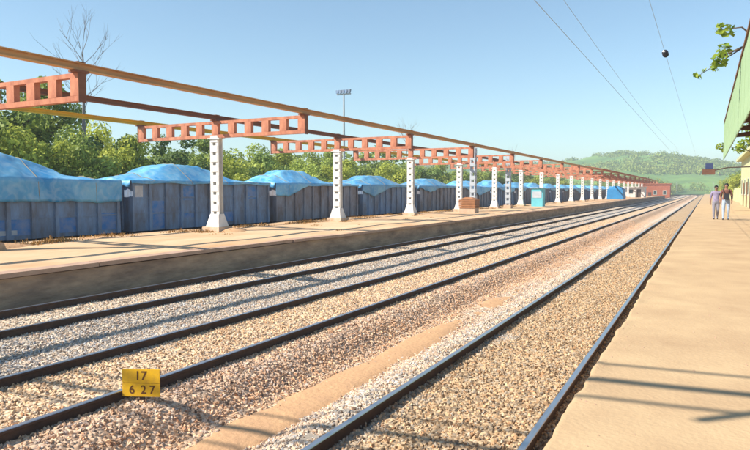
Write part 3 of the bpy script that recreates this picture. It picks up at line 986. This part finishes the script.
# ================================================================== YELLOW NUMBER BOARD BETWEEN THE TRACKS
sg = thing('number_board', 'small yellow board with dark figures beside the middle track', 'sign', (-5.81, 5.04, -0.30), R(25))
MB().box((-0.028, 0.008, -0.1), (0.028, 0.04, 0.5)).build('post', M['post_dark'], sg)
plate_w, pz0, pz1 = 0.225, 0.235, 0.56
pm = (pz0 + pz1) / 2
MB().box((-plate_w, -0.008, pm + 0.004), (plate_w, 0.006, pz1)).build('plate', M['sign_yellow'], sg)
MB().box((-plate_w, -0.008, pz0), (plate_w, 0.006, pm - 0.004)).build('plate', M['sign_yellow'], sg)
MB().box((-plate_w + .004, -0.004, pm - 0.0038), (plate_w - .004, 0.004, pm + 0.0038)).build('joint_line', M['sign_ink'], sg)


def lettering(txt, x, z, size, parent, m, name='lettering'):
    cu = bpy.data.curves.new('txt', 'FONT')
    cu.body = txt; cu.size = size; cu.align_x = 'CENTER'; cu.align_y = 'CENTER'; cu.extrude = 0.0012; cu.offset = 0.0015
    o = bpy.data.objects.new('txt', cu); COL.objects.link(o)
    dg = bpy.context.evaluated_depsgraph_get()
    me = bpy.data.meshes.new_from_object(o.evaluated_get(dg))
    bpy.data.objects.remove(o)
    me.materials.clear(); me.materials.append(m)
    ob = link(name, me, parent, (x, -0.0095, z))
    ob.rotation_euler = (R(90), 0, 0)
    return ob


lettering('17', 0.0, pm + 0.083, 0.15, sg, M['sign_ink'])
lettering('6', -0.11, pm - 0.082, 0.14, sg, M['sign_ink'])
lettering('2', 0.03, pm - 0.082, 0.14, sg, M['sign_ink'])
lettering('7', 0.135, pm - 0.082, 0.14, sg, M['sign_ink'])

# ================================================================== OVERHEAD LINE
def portal(y0, lab, detail=True):
    p = thing('overhead_portal', lab, 'gantry', (0, y0, 0), 0, 'overhead line portals')
    sk = math.tan(R(7))
    zt = 7.35
    for x, zb in ((-15.2, 0.6), (3.4, 0.83)):
        leg = thing_part('leg', p)
        for sx in (-1, 1):
            for sy in (-1, 1):
                MB().box((x + sx * .2 - .035, x * sk + sy * .2 - .035, zb), (x + sx * .2 + .035, x * sk + sy * .2 + .035, zt + .2)).build('leg_post', M['ohe'], leg)
        for k in range(9):
            z = zb + 0.4 + k * .72
            for sy in (-1, 1):
                MB().tube([(x - .2, x * sk + sy * .2, z), (x + .2, x * sk + sy * .2, z + .36)], .02, 5).build('lacing', M['ohe'], leg)
    for off, r, nm in ((0, .058, 'boom'), (-.46, .028, 'boom_chord'), (.5, .026, 'boom_chord')):
        MB().tube([(-15.4, -15.4 * sk + off, zt), (3.6, 3.6 * sk + off, zt)], r, 8).build(nm, M['ohe'], p)
    for x in (-14.9, -8.6, -1.2, 3.1):
        MB().tube([(x, x * sk - .46, zt), (x, x * sk + .5, zt)], .02, 5).build('tie', M['ohe'], p)
    for x in (-4.55,):
        MB().tube([(x, x * sk, zt), (x, x * sk, zt - 1.0)], .045, 8).build('drop_arm', M['ohe'], p)
        MB().tube([(x + .10 + q * .03, x * sk, zt - .55) for q in range(15)], [.035, .09, .07] * 5, 10).build('insulator', M['insulator'], p)
        MB().tube([(x + .05, x * sk, zt - .55), (x + 2.1, x * sk, zt - .75)], .03, 6).build('cantilever', M['ohe'], p)
    return p


portal(0.69, 'grey overhead line portal spanning the tracks behind the photographer')
portal(400, 'far grey overhead line portal spanning the tracks', False)


def wire(pts, r, lab):
    tag(MB().tube(pts, r, 5).build('overhead_wire', M['wire']), lab, 'wire', 'overhead wires')


ys_ = [-6] + [y for y in range(0, 398, 6)] + [400]
wire([(-2.55, y, 5.45) for y in ys_], 0.0055, 'thin lower contact wire above the nearest track, left of the pair')
wire([(-2.47, y, 5.78 + 0.5 * (((y + 1) % 62) / 31 - 1) ** 2) for y in ys_], 0.0045, 'thin upper wire above the nearest track, right of the pair')
wire([(-1.12, y, 6.20) for y in ys_], 0.0045, 'single thin wire high near the right platform, with a dark insulator')
b = MB()
b.tube([(0, -.16 + q * .022, 0) for q in range(17)], [.02] + [.035, .085, .065] * 5 + [.02], 12)
o = b.build('insulator', M['insulator'], None, False, (-1.12, 19.4, 6.20))
tag(o, 'dark ribbed insulator on the wire against the sky', 'insulator')

# ================================================================== RIGHT PLATFORM: CANOPY, BUILDING
EX = 0.72
cz = 2.35
shelter = thing('platform_canopy', 'rusty platform canopy with pale green edge board at the right edge', 'canopy', (0, 0, 0))
vt, vb = cz + 3.46, cz + 1.63
s0, s1 = 9.0, 37.0
pw = 0.5
n = int((s1 - s0) / pw)
fr = []; bk = []
for k in range(9):
    y0 = k * (pw - .004) / 8
    x0 = .022 * (k % 2)
    fr.append(((x0, y0, vb), (x0, y0, vt))); bk.append(((x0 + .02, y0, vb), (x0 + .02, y0, vt)))
pan_me = MB().corrugated(fr, bk).mesh('edge_board', M['valance'])
for k in range(n):
    link('edge_board', pan_me, shelter, (EX + random.uniform(-.006, .006), s0 + k * pw, random.uniform(-.015, .015)))
MB().box((EX - 0.03, s0, vt - .02), (EX + .1, s1, vt + .06)).build('eaves_gutter', M['roof_brown'], shelter)
for k in range(int((s1 - s0) / 1.0)):
    fr = []; bk = []
    for j in range(11):
        y0 = s0 + k + j * .0995
        dz = .025 * (j % 2)
        fr.append(((EX + .05, y0, vt - .08 + dz), (7.5, y0, vt + .57 + dz))); bk.append(((EX + .05, y0, vt - .10 + dz), (7.5, y0, vt + .55 + dz)))
    b = MB().corrugated(fr, bk)
    b.build('roof_sheet', M['roof_brown'], shelter)
for k in range(8):
    y = s0 + .5 + k * 3.86
    MB().prism([(EX + .06, vt - .75), (EX + .06, vt - .62), (7.4, vt + .35), (7.4, vt - .55)], y, y + .1).build('roof_truss', M['roof_brown'], shelter)
    if k % 2 == 0:
        MB().box((4.0, y - .02, .84), (4.25, y + .13, vt - .65)).build('post', M['valance'], shelter)
for x in (1.7, 3.0, 5.2):
    MB().box((x, s0, vt - .32), (x + .08, s1, vt - .22)).build('purlin', M['roof_brown'], shelter)

bl = thing('station_building', 'pale lime-washed station building beyond the right canopy', 'building', (3.3, 45, 0.84))
MB().box((0, 0, -.05), (6, 34, 4.7)).build('wall', M['wall_lime'], bl)
MB().box((-.5, -.6, 4.7), (6.4, 34.5, 4.95)).build('roof', M['wall_lime'], bl)
for k in range(6):
    y = 2.6 + k * 5.4
    w = MB().box((-.05, y, 1.1), (-.002, y + 1.5, 2.7)).build('window', M['frame_white'], bl)
    for q in (0, 1):
        MB().box((-.06, y + .1 + q * .7, 1.2), (-.052, y + .7 + q * .7, 2.6)).build('pane', M['glass'], w)
    if k < 5:
        MB().box((-.045, y + 2.7, 0.02), (-.002, y + 3.8, 2.3)).build('door', M['roof_brown'], bl)
wl = thing('boundary_wall', 'low pale boundary wall along the right platform beyond the building', 'wall', (3.8, 80, .84))
for k in range(24):
    MB().box((0, k * 6.0, -.05), (.22, k * 6.0 + 5.7, 1.7)).build('wall_panel', M['wall_lime'], wl)
    MB().box((-.06, k * 6.0 + 5.7, -.05), (.28, k * 6.0 + 6.0, 1.95)).build('pier', M['wall_lime'], wl)

# hanging board at the canopy's far end
hb = thing('hanging_board', 'small hanging board, blue above brown, over the right platform', 'sign', (0.14, 52.0, 3.25))
hb.location = (0.10, 52.0, 3.55)
MB().box((-.42, -.12, 0), (.42, .12, .42)).build('board', mat('board_brown', (.17, .075, .045), (.11, .05, .03), rough=.7), hb)
MB().box((-.22, -.15, .422), (.28, .15, .82)).build('upper_box', mat('board_blue', (.04, .06, .16), (.03, .04, .1), rough=.5), hb)
MB().tube([(.3, 0, 0.3), (1.2, 0, 0.5), (3.1, 0, 0.55)], .05, 6).build('bracket', M['post_dark'], hb)


# ================================================================== TREES
def leaves(cents, n, size, seed, aspect=0.62, flat=0.5):
    """leaf quads spread in clumps; returns verts, faces"""
    rg = np.random.default_rng(seed)
    c = np.array([q[:3] for q in cents]); r = np.array([q[3] for q in cents])
    pr = r ** 2 / np.sum(r ** 2)
    idx = rg.choice(len(c), n, p=pr)
    d = rg.normal(size=(n, 3)); d /= np.linalg.norm(d, axis=1)[:, None]
    rad = r[idx] * rg.uniform(0.35, 1.08, n) ** 0.6
    p = c[idx] + d * rad[:, None] * np.array([1, 1, .8])
    nrm = d + rg.normal(size=(n, 3)) * .7 + np.array([0, 0, flat])
    nrm /= np.linalg.norm(nrm, axis=1)[:, None]
    t = np.cross(nrm, rg.normal(size=(n, 3))); t /= np.linalg.norm(t, axis=1)[:, None]
    b = np.cross(nrm, t)
    s = size * rg.uniform(.6, 1.4, n)[:, None]
    v = np.stack([p - t * s, p + b * s * aspect, p + t * s, p - b * s * aspect], 1).reshape(-1, 3)
    f = np.arange(4 * n).reshape(-1, 4)
    return v, f


def np_mesh(name, v, f, m):
    me = bpy.data.meshes.new(name)
    me.vertices.add(len(v)); me.vertices.foreach_set('co', v.astype(np.float32).ravel())
    me.loops.add(f.size); me.loops.foreach_set('vertex_index', f.astype(np.int32).ravel())
    me.polygons.add(len(f)); me.polygons.foreach_set('loop_start', np.arange(0, f.size, 4, dtype=np.int32))
    me.polygons.foreach_set('loop_total', np.full(len(f), 4, dtype=np.int32))
    me.update(calc_edges=True)
    me.materials.append(m)
    return me


def tree_meshes(seed, h, w, m, n=5200, leaf=.125, low=.22):
    n = int(n * 1.75)
    rnd = random.Random(seed)
    tr = MB()
    lean = rnd.uniform(-.4, .4)
    tp = [(0, 0, -.3), (lean * .2, .05, h * .2), (lean * .5, -.1, h * .42), (lean, 0, h * .75)]
    tr.tube(tp, [h * .028, h * .022, h * .017, h * .006], 9)
    cents = []
    for k in range(13):
        a = k * 2.4 + rnd.uniform(-.4, .4)
        z0 = h * rnd.uniform(.2, .62)
        L_ = w * rnd.uniform(.45, .95)
        x0, y0 = lean * z0 / h, 0
        z1 = z0 + h * rnd.uniform(.06, .3)
        e = (x0 + math.cos(a) * L_, y0 + math.sin(a) * L_, z1)
        mid = (x0 + math.cos(a) * L_ * .5, y0 + math.sin(a) * L_ * .5, z0 + (z1 - z0) * .65)
        tr.tube([(x0, y0, z0), mid, e], [h * .011, h * .007, h * .003], 6)
        cents.append((*e, w * rnd.uniform(.22, .42)))
        cents.append((mid[0], mid[1], mid[2] + .3, w * rnd.uniform(.18, .33)))
    for k in range(16):
        a = rnd.uniform(0, 6.28); q = math.sqrt(rnd.random()) * .85
        z = h * rnd.uniform(low, .95)
        sh = math.sin(math.pi * min(1, max(.12, (z / h - low * .6) / (1 - low * .6)))) ** .6
        cents.append((math.cos(a) * q * w * sh, math.sin(a) * q * w * sh, z, w * rnd.uniform(.16, .36)))
    v, f = leaves(cents, n, leaf, seed)
    return tr.mesh('trunk', M['bark'], True), np_mesh('crown', v, f, m)


variants = []
for k, (h, w, m, n) in enumerate(((8.2, 3.2, 'leaf', 6500), (7.2, 3.0, 'leaf_yellow', 6000), (8.8, 2.8, 'leaf_dark', 6000), (6.4, 3.4, 'leaf_yellow', 6500),
                                  (9.3, 3.4, 'leaf', 7000), (7.6, 2.6, 'leaf_dark', 5000), (6.8, 3.3, 'leaf', 6200))):
    variants.append((tree_meshes(100 + k, h, w, M[m], n), h, {'leaf': 'mid-green', 'leaf_yellow': 'yellow-green', 'leaf_dark': 'dark green'}[m]))


def put_tree(k, x, y, sc, rz, label, group, z=-.6, hs=1.0):
    (tm, cm), h, _ = variants[k]
    t = thing('tree', label, 'tree', (x, y, z), rz, group)
    t.scale = (sc, sc, sc * hs)
    link('trunk', tm, t); link('crown', cm, t)
    return t


# row of trees behind the wagons: (column of the sketch, X, variant, scale)
row = [(-40, -31, 3, 1.0), (-2, -35, 0, 0.98), (22, -30, 1, 0.72), (46, -36, 4, 0.92), (72, -31, 6, .80), (104, -33, 5, 0.74), (96, -44, 3, 1.12), (132, -31, 1, 0.74),
       (152, -37, 6, 1.0), (176, -32, 2, 0.80), (200, -40, 0, .98), (222, -32, 3, 0.86), (244, -38, 6, 1.06), (262, -33, 2, 0.72), (284, -40, 1, 1.02), (304, -33, 6, .86),
       (326, -42, 4, 0.92), (346, -34, 1, 0.86), (366, -44, 0, 1.06), (388, -35, 3, 0.98), (404, -44, 6, 1.14), (422, -36, 5, 0.86), (440, -45, 1, 1.14), (458, -38, 6, 1.0),
       (476, -46, 3, 1.2), (494, -40, 4, .86), (512, -46, 5, 1.2), (528, -42, 1, 1.1), (542, -48, 6, 1.3), (556, -46, 3, 1.4)]
rnd = random.Random(3)
for i, (u, x, k, sc) in enumerate(row):
    y = far_on(u, x)
    lab = '%s leafy tree behind the wagons, %s of the tree row from the left' % (variants[k][2], ORD[i])
    put_tree(k, x, y, sc, rnd.uniform(0, 6.28), lab, 'trees behind the wagons', -.6, 1.14 if i < 8 else .98)


# bare trees
def bare_tree(x, y, h, seed, lab, spread=1.0, start=.6):
    rnd = random.Random(seed)
    t = thing('bare_tree', lab, 'tree', (x, y, -.6))
    b = MB()
    b.tube([(0, 0, -.3), (.05, 0, h * .3), (-.03, 0, h * .55), (.1, 0, h * .8), (.06, 0, h * .9)], [.15, .125, .10, .055, .02], 8)
    b.build('trunk', M['bark_pale'], t, True)
    br = MB()

    def grow(p, d, L_, r, lev):
        q = p + d * L_ * .5 + Vector((rnd.uniform(-.1, .1), rnd.uniform(-.1, .1), .08)) * L_
        e = q + (d + Vector((0, 0, .25))).normalized() * L_ * .5
        br.tube([p, q, e], [r, r * .75, r * .45], 5, cap=False)
        if lev > 0:
            for k in range(3):
                a = Vector((rnd.uniform(-1, 1), rnd.uniform(-1, 1), rnd.uniform(-.1, .8)))
                s = q.lerp(e, rnd.uniform(0, 1))
                grow(s, (d + a * .75).normalized(), L_ * rnd.uniform(.45, .7), r * .5, lev - 1)
    for k in range(15):
        a = k * 2.4 + rnd.uniform(-.3, .3)
        z = h * (start + (.92 - start) * k / 15)
        d = Vector((math.cos(a) * spread, math.sin(a) * spread, .75 + .05 * k)).normalized()
        grow(Vector((0, 0, z)), d, h * rnd.uniform(.11, .19), .022, 2)
    br.build('branches', M['bark_pale'], t)
    return t


bare_tree(-33, far_on(86, -33), 12.4, 4, 'bare leafless tree rising above the first rust-red truss', 1.3, .62)
bare_tree(-46, far_on(406, -46), 13.6, 9, 'bare leafless treetop above the beams, left of the middle', 1.3, .8)
bare_tree(-50, far_on(511, -50), 13.8, 12, 'thin dark treetop above the beams, right of the middle', .6, .7)

# floodlight mast
y = far_on(344, -42)
m = thing('floodlight_mast', 'tall slim floodlight mast rising behind the trees', 'light mast', (-42, y, -.6))
MB().tube([(0, 0, 0), (0, 0, 8), (0, 0, 15.6)], [.2, .15, .1], 8).build('pole', M['ohe'], m)
MB().box((-1.05, -.06, 15.45), (1.05, .06, 15.6)).build('crossbar', M['ohe'], m)
for x in (-.9, -.45, 0, .45, .9):
    MB().frustum((x, -.16, 15.62), .13, .12, (x, -.1, 16.05), .2, .16).build('lamp_head', M['wagon'], m)

# far wood (one mass) along the left and in front of the hills
cents = []
rg = random.Random(77)
for k in range(420):
    s_ = rg.uniform(70, 430)
    x = rg.uniform(-110, -44) - s_ * .05
    hgt = rg.uniform(5.5, 9.5)
    for q in range(3):
        cents.append((x + rg.uniform(-2.5, 2.5), s_ + rg.uniform(-2.5, 2.5), hgt * rg.uniform(.35, .95), rg.uniform(1.4, 2.8)))
for k in range(200):
    s_ = rg.uniform(300, 480); x = rg.uniform(-46, 0) if s_ > 425 else rg.uniform(-50, -19)
    hgt = rg.uniform(4, 8)
    for q in range(3):
        cents.append((x + rg.uniform(-2.5, 2.5), s_ + rg.uniform(-2.5, 2.5), hgt * rg.uniform(.2, .95), rg.uniform(1.4, 2.8)))
v, f = leaves(cents, 90000, .42, 5)
tag(link('far_wood', np_mesh('far_wood', v, f, M['leaf'])), 'distant green wood merging into one mass behind the tracks', 'wood', kind='stuff')

# trees growing over the hill, too far to count
cents = []
while len(cents) < 4200:
    x, y = rg.uniform(-420, 200), rg.uniform(480, 800)
    if nz(x * .011, y * .011, 6) + .35 * nz(x * .05, y * .05, 2) + (y - 660) / 260 > -.08:
        cents.append((x, y, hill_z(x, y) + rg.uniform(0, 2), rg.uniform(2.2, 4.6)))
v, f = leaves(cents, 140000, .9, 8)
tag(link('hill_wood', np_mesh('hill_wood', v, f, M['leaf'])), 'green woodland covering parts of the distant hill', 'wood', kind='stuff')

# trees and shrubs on the right, beyond the platform canopy
for i, (x, y, k, sc, lab) in enumerate(((6.8, 92, 1, .95, 'yellow-green tree behind the low wall, nearest of the right-hand trees'),
                                        (5.6, 116, 3, .8, 'broad yellow-green tree behind the low wall on the right'),
                                        (5.6, 150, 6, .9, 'mid-green tree far along the right platform'),
                                        (4.8, 190, 3, .9, 'far yellow-green tree at the end of the right platform'))):
    put_tree(k, x, y, sc, i * 1.7, lab, 'trees beyond the right platform', .2 if i < 3 else -.3)
# leafy tree at the canopy end
t = thing('tree', 'slim bright green tree at the far end of the right canopy', 'tree', (2.2, 42, .84))
cents = [(-1.5, 0, 4.1, .30), (-1.3, 0, 3.9, .2), (-.55, 0, 4.0, .38), (-.3, .3, 4.3, .35), (0.5, 0, 4.6, .75), (1.3, .4, 4.3, .8), (.9, -.5, 3.9, .6), (1.9, 0, 4.7, .8), (0, .3, 5.1, .5)]
v, f = leaves(cents, 1500, .1, 31)
link('crown', np_mesh('crown', v, f, M['leaf_fresh']), t)
MB().tube([(.9, 0, -.1), (.8, 0, 2), (.7, 0, 4.2)], [.09, .07, .03], 8).tube([(.75, 0, 3), (.2, 0, 3.7), (-.5, 0, 4), (-1.5, 0, 4.1)], [.04, .03, .02, .008], 6).build('trunk', M['bark'], t, True)

# tree behind the canopy whose limb reaches over its edge
t = thing('tree', 'leafy branch reaching over the canopy edge at upper right', 'tree', (6.0, 19.5, .84))
tr = MB()
tr.tube([(0, 0, -.1), (0, 0, 3), (-.3, 0, 6.4), (0, 0, 8.5)], [.2, .17, .12, .05], 9)
tr.tube([(-.2, 0, 5.0), (-2.2, .1, 5.7), (-4.2, -.2, 5.55), (-5.2, -.5, 5.28), (-5.75, -.6, 5.05)], [.09, .07, .05, .035, .012], 7)
tr.tube([(-4.9, -.4, 5.4), (-5.3, -.6, 5.75), (-5.75, -.7, 5.72)], [.025, .02, .008], 6)
tr.tube([(-5.3, -.5, 5.22), (-5.8, -.5, 4.9), (-6.25, -.5, 4.62)], [.02, .014, .006], 6)
tr.tube([(-3.4, -.1, 5.7), (-4.6, -.9, 6.15), (-5.15, -1.1, 6.22)], [.05, .04, .02], 7)
tr.build('trunk', M['bark'], t, True)
cents = [(-5.68, -.65, 5.72, .24), (-5.78, -.55, 5.0, .22), (-5.66, -.5, 5.22, .2), (-5.85, -.5, 4.8, .16), (-6.3, -.5, 4.6, .12), (-6.1, -.5, 4.7, .10)]
v, f = leaves(cents, 170, .085, 33, .5)
cents = [(rg.uniform(-1.8, 2), rg.uniform(-2, 2), rg.uniform(6.2, 9), rg.uniform(.5, 1.0)) for k in range(24)]
v2, f2 = leaves(cents, 2200, .13, 34)
link('crown', np_mesh('crown', np.vstack([v, v2]), np.vstack([f, f2 + len(v)]), M['leaf_fresh']), t)

# ================================================================== PEOPLE
def skin_mesh(name, verts, edges, rad, sub=2):
    me = bpy.data.meshes.new(name)
    me.from_pydata([Vector(v) for v in verts], edges, [])
    o = bpy.data.objects.new(name, me); COL.objects.link(o)
    o.modifiers.new('skin', 'SKIN')
    sv = me.skin_vertices[0].data
    for k, r in enumerate(rad):
        sv[k].radius = (r, r) if not hasattr(r, '__len__') else r
        sv[k].use_root = (k == 0)
    sm = o.modifiers.new('sub', 'SUBSURF'); sm.levels = sub; sm.render_levels = sub
    dg = bpy.context.evaluated_depsgraph_get()
    out = bpy.data.meshes.new_from_object(o.evaluated_get(dg))
    bpy.data.objects.remove(o)
    out.polygons.foreach_set('use_smooth', [True] * len(out.polygons))
    return out


def ball(b, c, rx, ry, rz_, n=12, m=8):
    i0 = len(b.v)
    for k in range(m + 1):
        th = math.pi * k / m
        for j in range(n):
            a = 2 * math.pi * j / n
            b.v.append((c[0] + rx * math.sin(th) * math.cos(a), c[1] + ry * math.sin(th) * math.sin(a), c[2] + rz_ * math.cos(th)))
    for k in range(m):
        for j in range(n):
            a0 = i0 + k * n + j; a1 = i0 + k * n + (j + 1) % n
            b.f.append((a0, a1, a1 + n, a0 + n)); b.mi.append(0)


MS = mat('skin', (.34, .18, .11), (.28, .14, .09), scale=6, rough=.6)
MH = mat('hair', (.018, .014, .012), (.01, .008, .007), scale=20, rough=.5)
MW = mat('eye_white', (.7, .7, .68), (.6, .6, .58), rough=.3)


def person(loc, rz, label, shirt, trousers, shoes, stride, height=1.7, bag=None):
    """figure facing -Y before rotation"""
    root = thing('person', label, 'person', loc, rz)
    k = height / 1.7
    root.scale = (k, k, k)
    st = stride
    V = [(0, 0, .93), (0, .01, 1.10), (0, .02, 1.28), (0, .015, 1.41), (0, 0, 1.47), (0, -.01, 1.53),          # 0..5 pelvis..neck
         (0, -.015, 1.60), (0, -.01, 1.68),                                                                        # 6,7 head
         (-.095, 0, .88), (-.10, -st * .45, .49), (-.10, -st + .05, .09), (-.105, -st - .10, .035),                # left leg
         (.095, 0, .88), (.10, st * .25 - .03, .49), (.10, st + .03, .10), (.105, st - .10, .035),                 # right leg
         (-.18, .01, 1.385), (-.235, st * .4 + .02, 1.12), (-.25, st * .5 - .07, .90), (-.25, st * .5 - .10, .82),  # left arm
         (.18, .01, 1.385), (.235, -st * .3 + .02, 1.12), (.24, -st * .5 - .10, .92), (.24, -st * .5 - .14, .84)]
    E = [(0, 1), (1, 2), (2, 3), (3, 4), (4, 5), (5, 6), (6, 7), (0, 8), (8, 9), (9, 10), (10, 11), (0, 12), (12, 13), (13, 14), (14, 15),
         (3, 16), (16, 17), (17, 18), (18, 19), (3, 20), (20, 21), (21, 22), (22, 23)]
    RD = [(.155, .115), (.145, .105), (.165, .115), (.13, .10), (.06, .06), (.055, .06), (.078, .092), (.07, .085),
          (.095, .10), (.062, .07), (.045, .045), (.04, .035), (.095, .10), (.062, .07), (.045, .045), (.04, .035),
          (.068, .07), (.05, .05), (.034, .034), (.03, .04), (.068, .07), (.05, .05), (.034, .034), (.03, .04)]
    me = skin_mesh('body', V, E, RD)
    for m in (MS, shirt, trousers, shoes): me.materials.append(m)
    for p in me.polygons:
        c = p.center
        if c.z < .085: p.material_index = 3
        elif c.z < .96 and abs(c.x) < .2: p.material_index = 2
        elif c.z < 1.455 and not (abs(c.x) > .19 and c.z < 1.10): p.material_index = 1
        else: p.material_index = 0
    link('body', me, root)
    # face, hair
    b = MB(); ball(b, (0, .022, 1.665), .094, .108, .095)
    b.v = [(x, y if z > 1.655 or y > 0 else max(y, -.05), z) for x, y, z in b.v]
    b.build('hair', MH, root, True)
    b = MB()
    b.frustum((0, -.115, 1.60), .016, .018, (0, -.098, 1.645), .008, .01)
    for sgn in (-1, 1):
        ball(b, (sgn * .085, 0, 1.62), .012, .025, .032, 8, 5)
    b.build('nose_and_ears', MS, root, True)
    b = MB()
    for sgn in (-1, 1): ball(b, (sgn * .034, -.098, 1.645), .015, .009, .008, 8, 5)
    b.build('eyes', MW, root, True)
    b = MB(); b.box((-.025, -.107, 1.568), (.025, -.095, 1.577)); b.build('mouth', mat('lips', (.25, .09, .07)), root)
    for hx_, hy_, hz_, sgn in ((-.25, st * .5 - .10, .82, -1), (.24, -st * .5 - .14, .84, 1)):
        b = MB()
        for q in range(4):
            y0 = hy_ - .03 + q * .02
            L_ = (.068, .078, .073, .058)[q]
            b.tube([(hx_, y0, hz_), (hx_ - sgn * .006, y0, hz_ - L_ * .5), (hx_ - sgn * .022, y0 - .002, hz_ - L_)], [.010, .009, .006], 6)
        b.tube([(hx_, hy_ - .03, hz_ + .035), (hx_ - sgn * .012, hy_ - .055, hz_ + .0), (hx_ - sgn * .02, hy_ - .06, hz_ - .03)], [.011, .010, .007], 6)
        b.build('fingers', MS, root, True)
    if bag:
        bx_ = MB(); bx_.frustum((.03, -.20, .98), .12, .06, (.03, -.19, 1.26), .10, .05)
        bx_.tube([(-.10, -.16, 1.34), (-.13, -.03, 1.46), (-.12, .12, 1.30)], .018, 6).tube([(.10, -.16, 1.34), (.13, -.03, 1.46), (.12, .12, 1.30)], .018, 6)
        o = bx_.build('backpack', bag, root)
    return root


m_lav = mat('shirt_lavender', (.34, .29, .42), (.27, .23, .35), scale=5, rough=.9)
m_grey = mat('trousers_grey', (.30, .29, .34), (.22, .21, .26), scale=5, rough=.9)
m_brown = mat('shirt_brown', (.20, .085, .06), (.14, .06, .045), scale=5, rough=.9)
m_jean = mat('trousers_pale_blue', (.42, .50, .62), (.34, .42, .55), scale=5, rough=.9)
m_blk = mat('black_cloth', (.03, .03, .04), (.02, .02, .025), scale=5, rough=.9)
person((0.45, 37.2, .85), R(8), 'person in a lavender shirt walking along the right platform', m_lav, m_grey, m_blk, .16, 1.74)
person((0.90, 36.6, .85), R(-4), 'person in a brown top with a dark bag on the right platform', m_brown, m_jean, m_blk, .10, 1.84, m_blk)

# fallen leaf litter on the near platform
lf = MB()
lf.frustum((0, 0, 0), .012, .02, (0, .01, .008), .05, .018)
tag(lf.build('fallen_leaf', M['crate'], None, False, (-.41, 3.5, .853)), 'single small brown fallen leaf on the right platform', 'leaf')

b = MB()
rg2 = random.Random(91)
for k in range(320):
    e_ = rg2.random() < .3
    x = -.78 + abs(rg2.gauss(0, .10)) if e_ else rg2.uniform(-.7, 3.5)
    y = 1.5 + 22 * rg2.random() ** 1.5
    r_ = rg2.uniform(.003, .009)
    b.frustum((x, y, .845), r_ * rg2.uniform(.8, 1.3), r_ * rg2.uniform(.7, 1.2), (x + r_ * .2, y, .852 + r_ * rg2.uniform(.5, 1.1)), r_ * .6, r_ * .5)
tag(b.build('platform_grit', M['coping']), 'scattered grit and pebbles on the right platform', 'grit', kind='stuff')

# ================================================================== HAZE
hz_me = MB().box((-3600, -320, -12), (3600, 5600, 66)).mesh('haze', [])
hz = link('haze', hz_me)
tag(hz, 'pale even daylight haze over the whole place', 'haze', kind='stuff')
hm = bpy.data.materials.new('haze_air'); hm.use_nodes = True
t = hm.node_tree
t.nodes.remove(t.nodes['Principled BSDF'])
pv = t.nodes.new('ShaderNodeVolumePrincipled')
pv.inputs['Color'].default_value = (.60, .68, .80, 1)
pv.inputs['Density'].default_value = 0.0008
pv.inputs['Anisotropy'].default_value = 0.1
t.links.new(pv.outputs[0], t.nodes['Material Output'].inputs['Volume'])
hz_me.materials.append(hm)
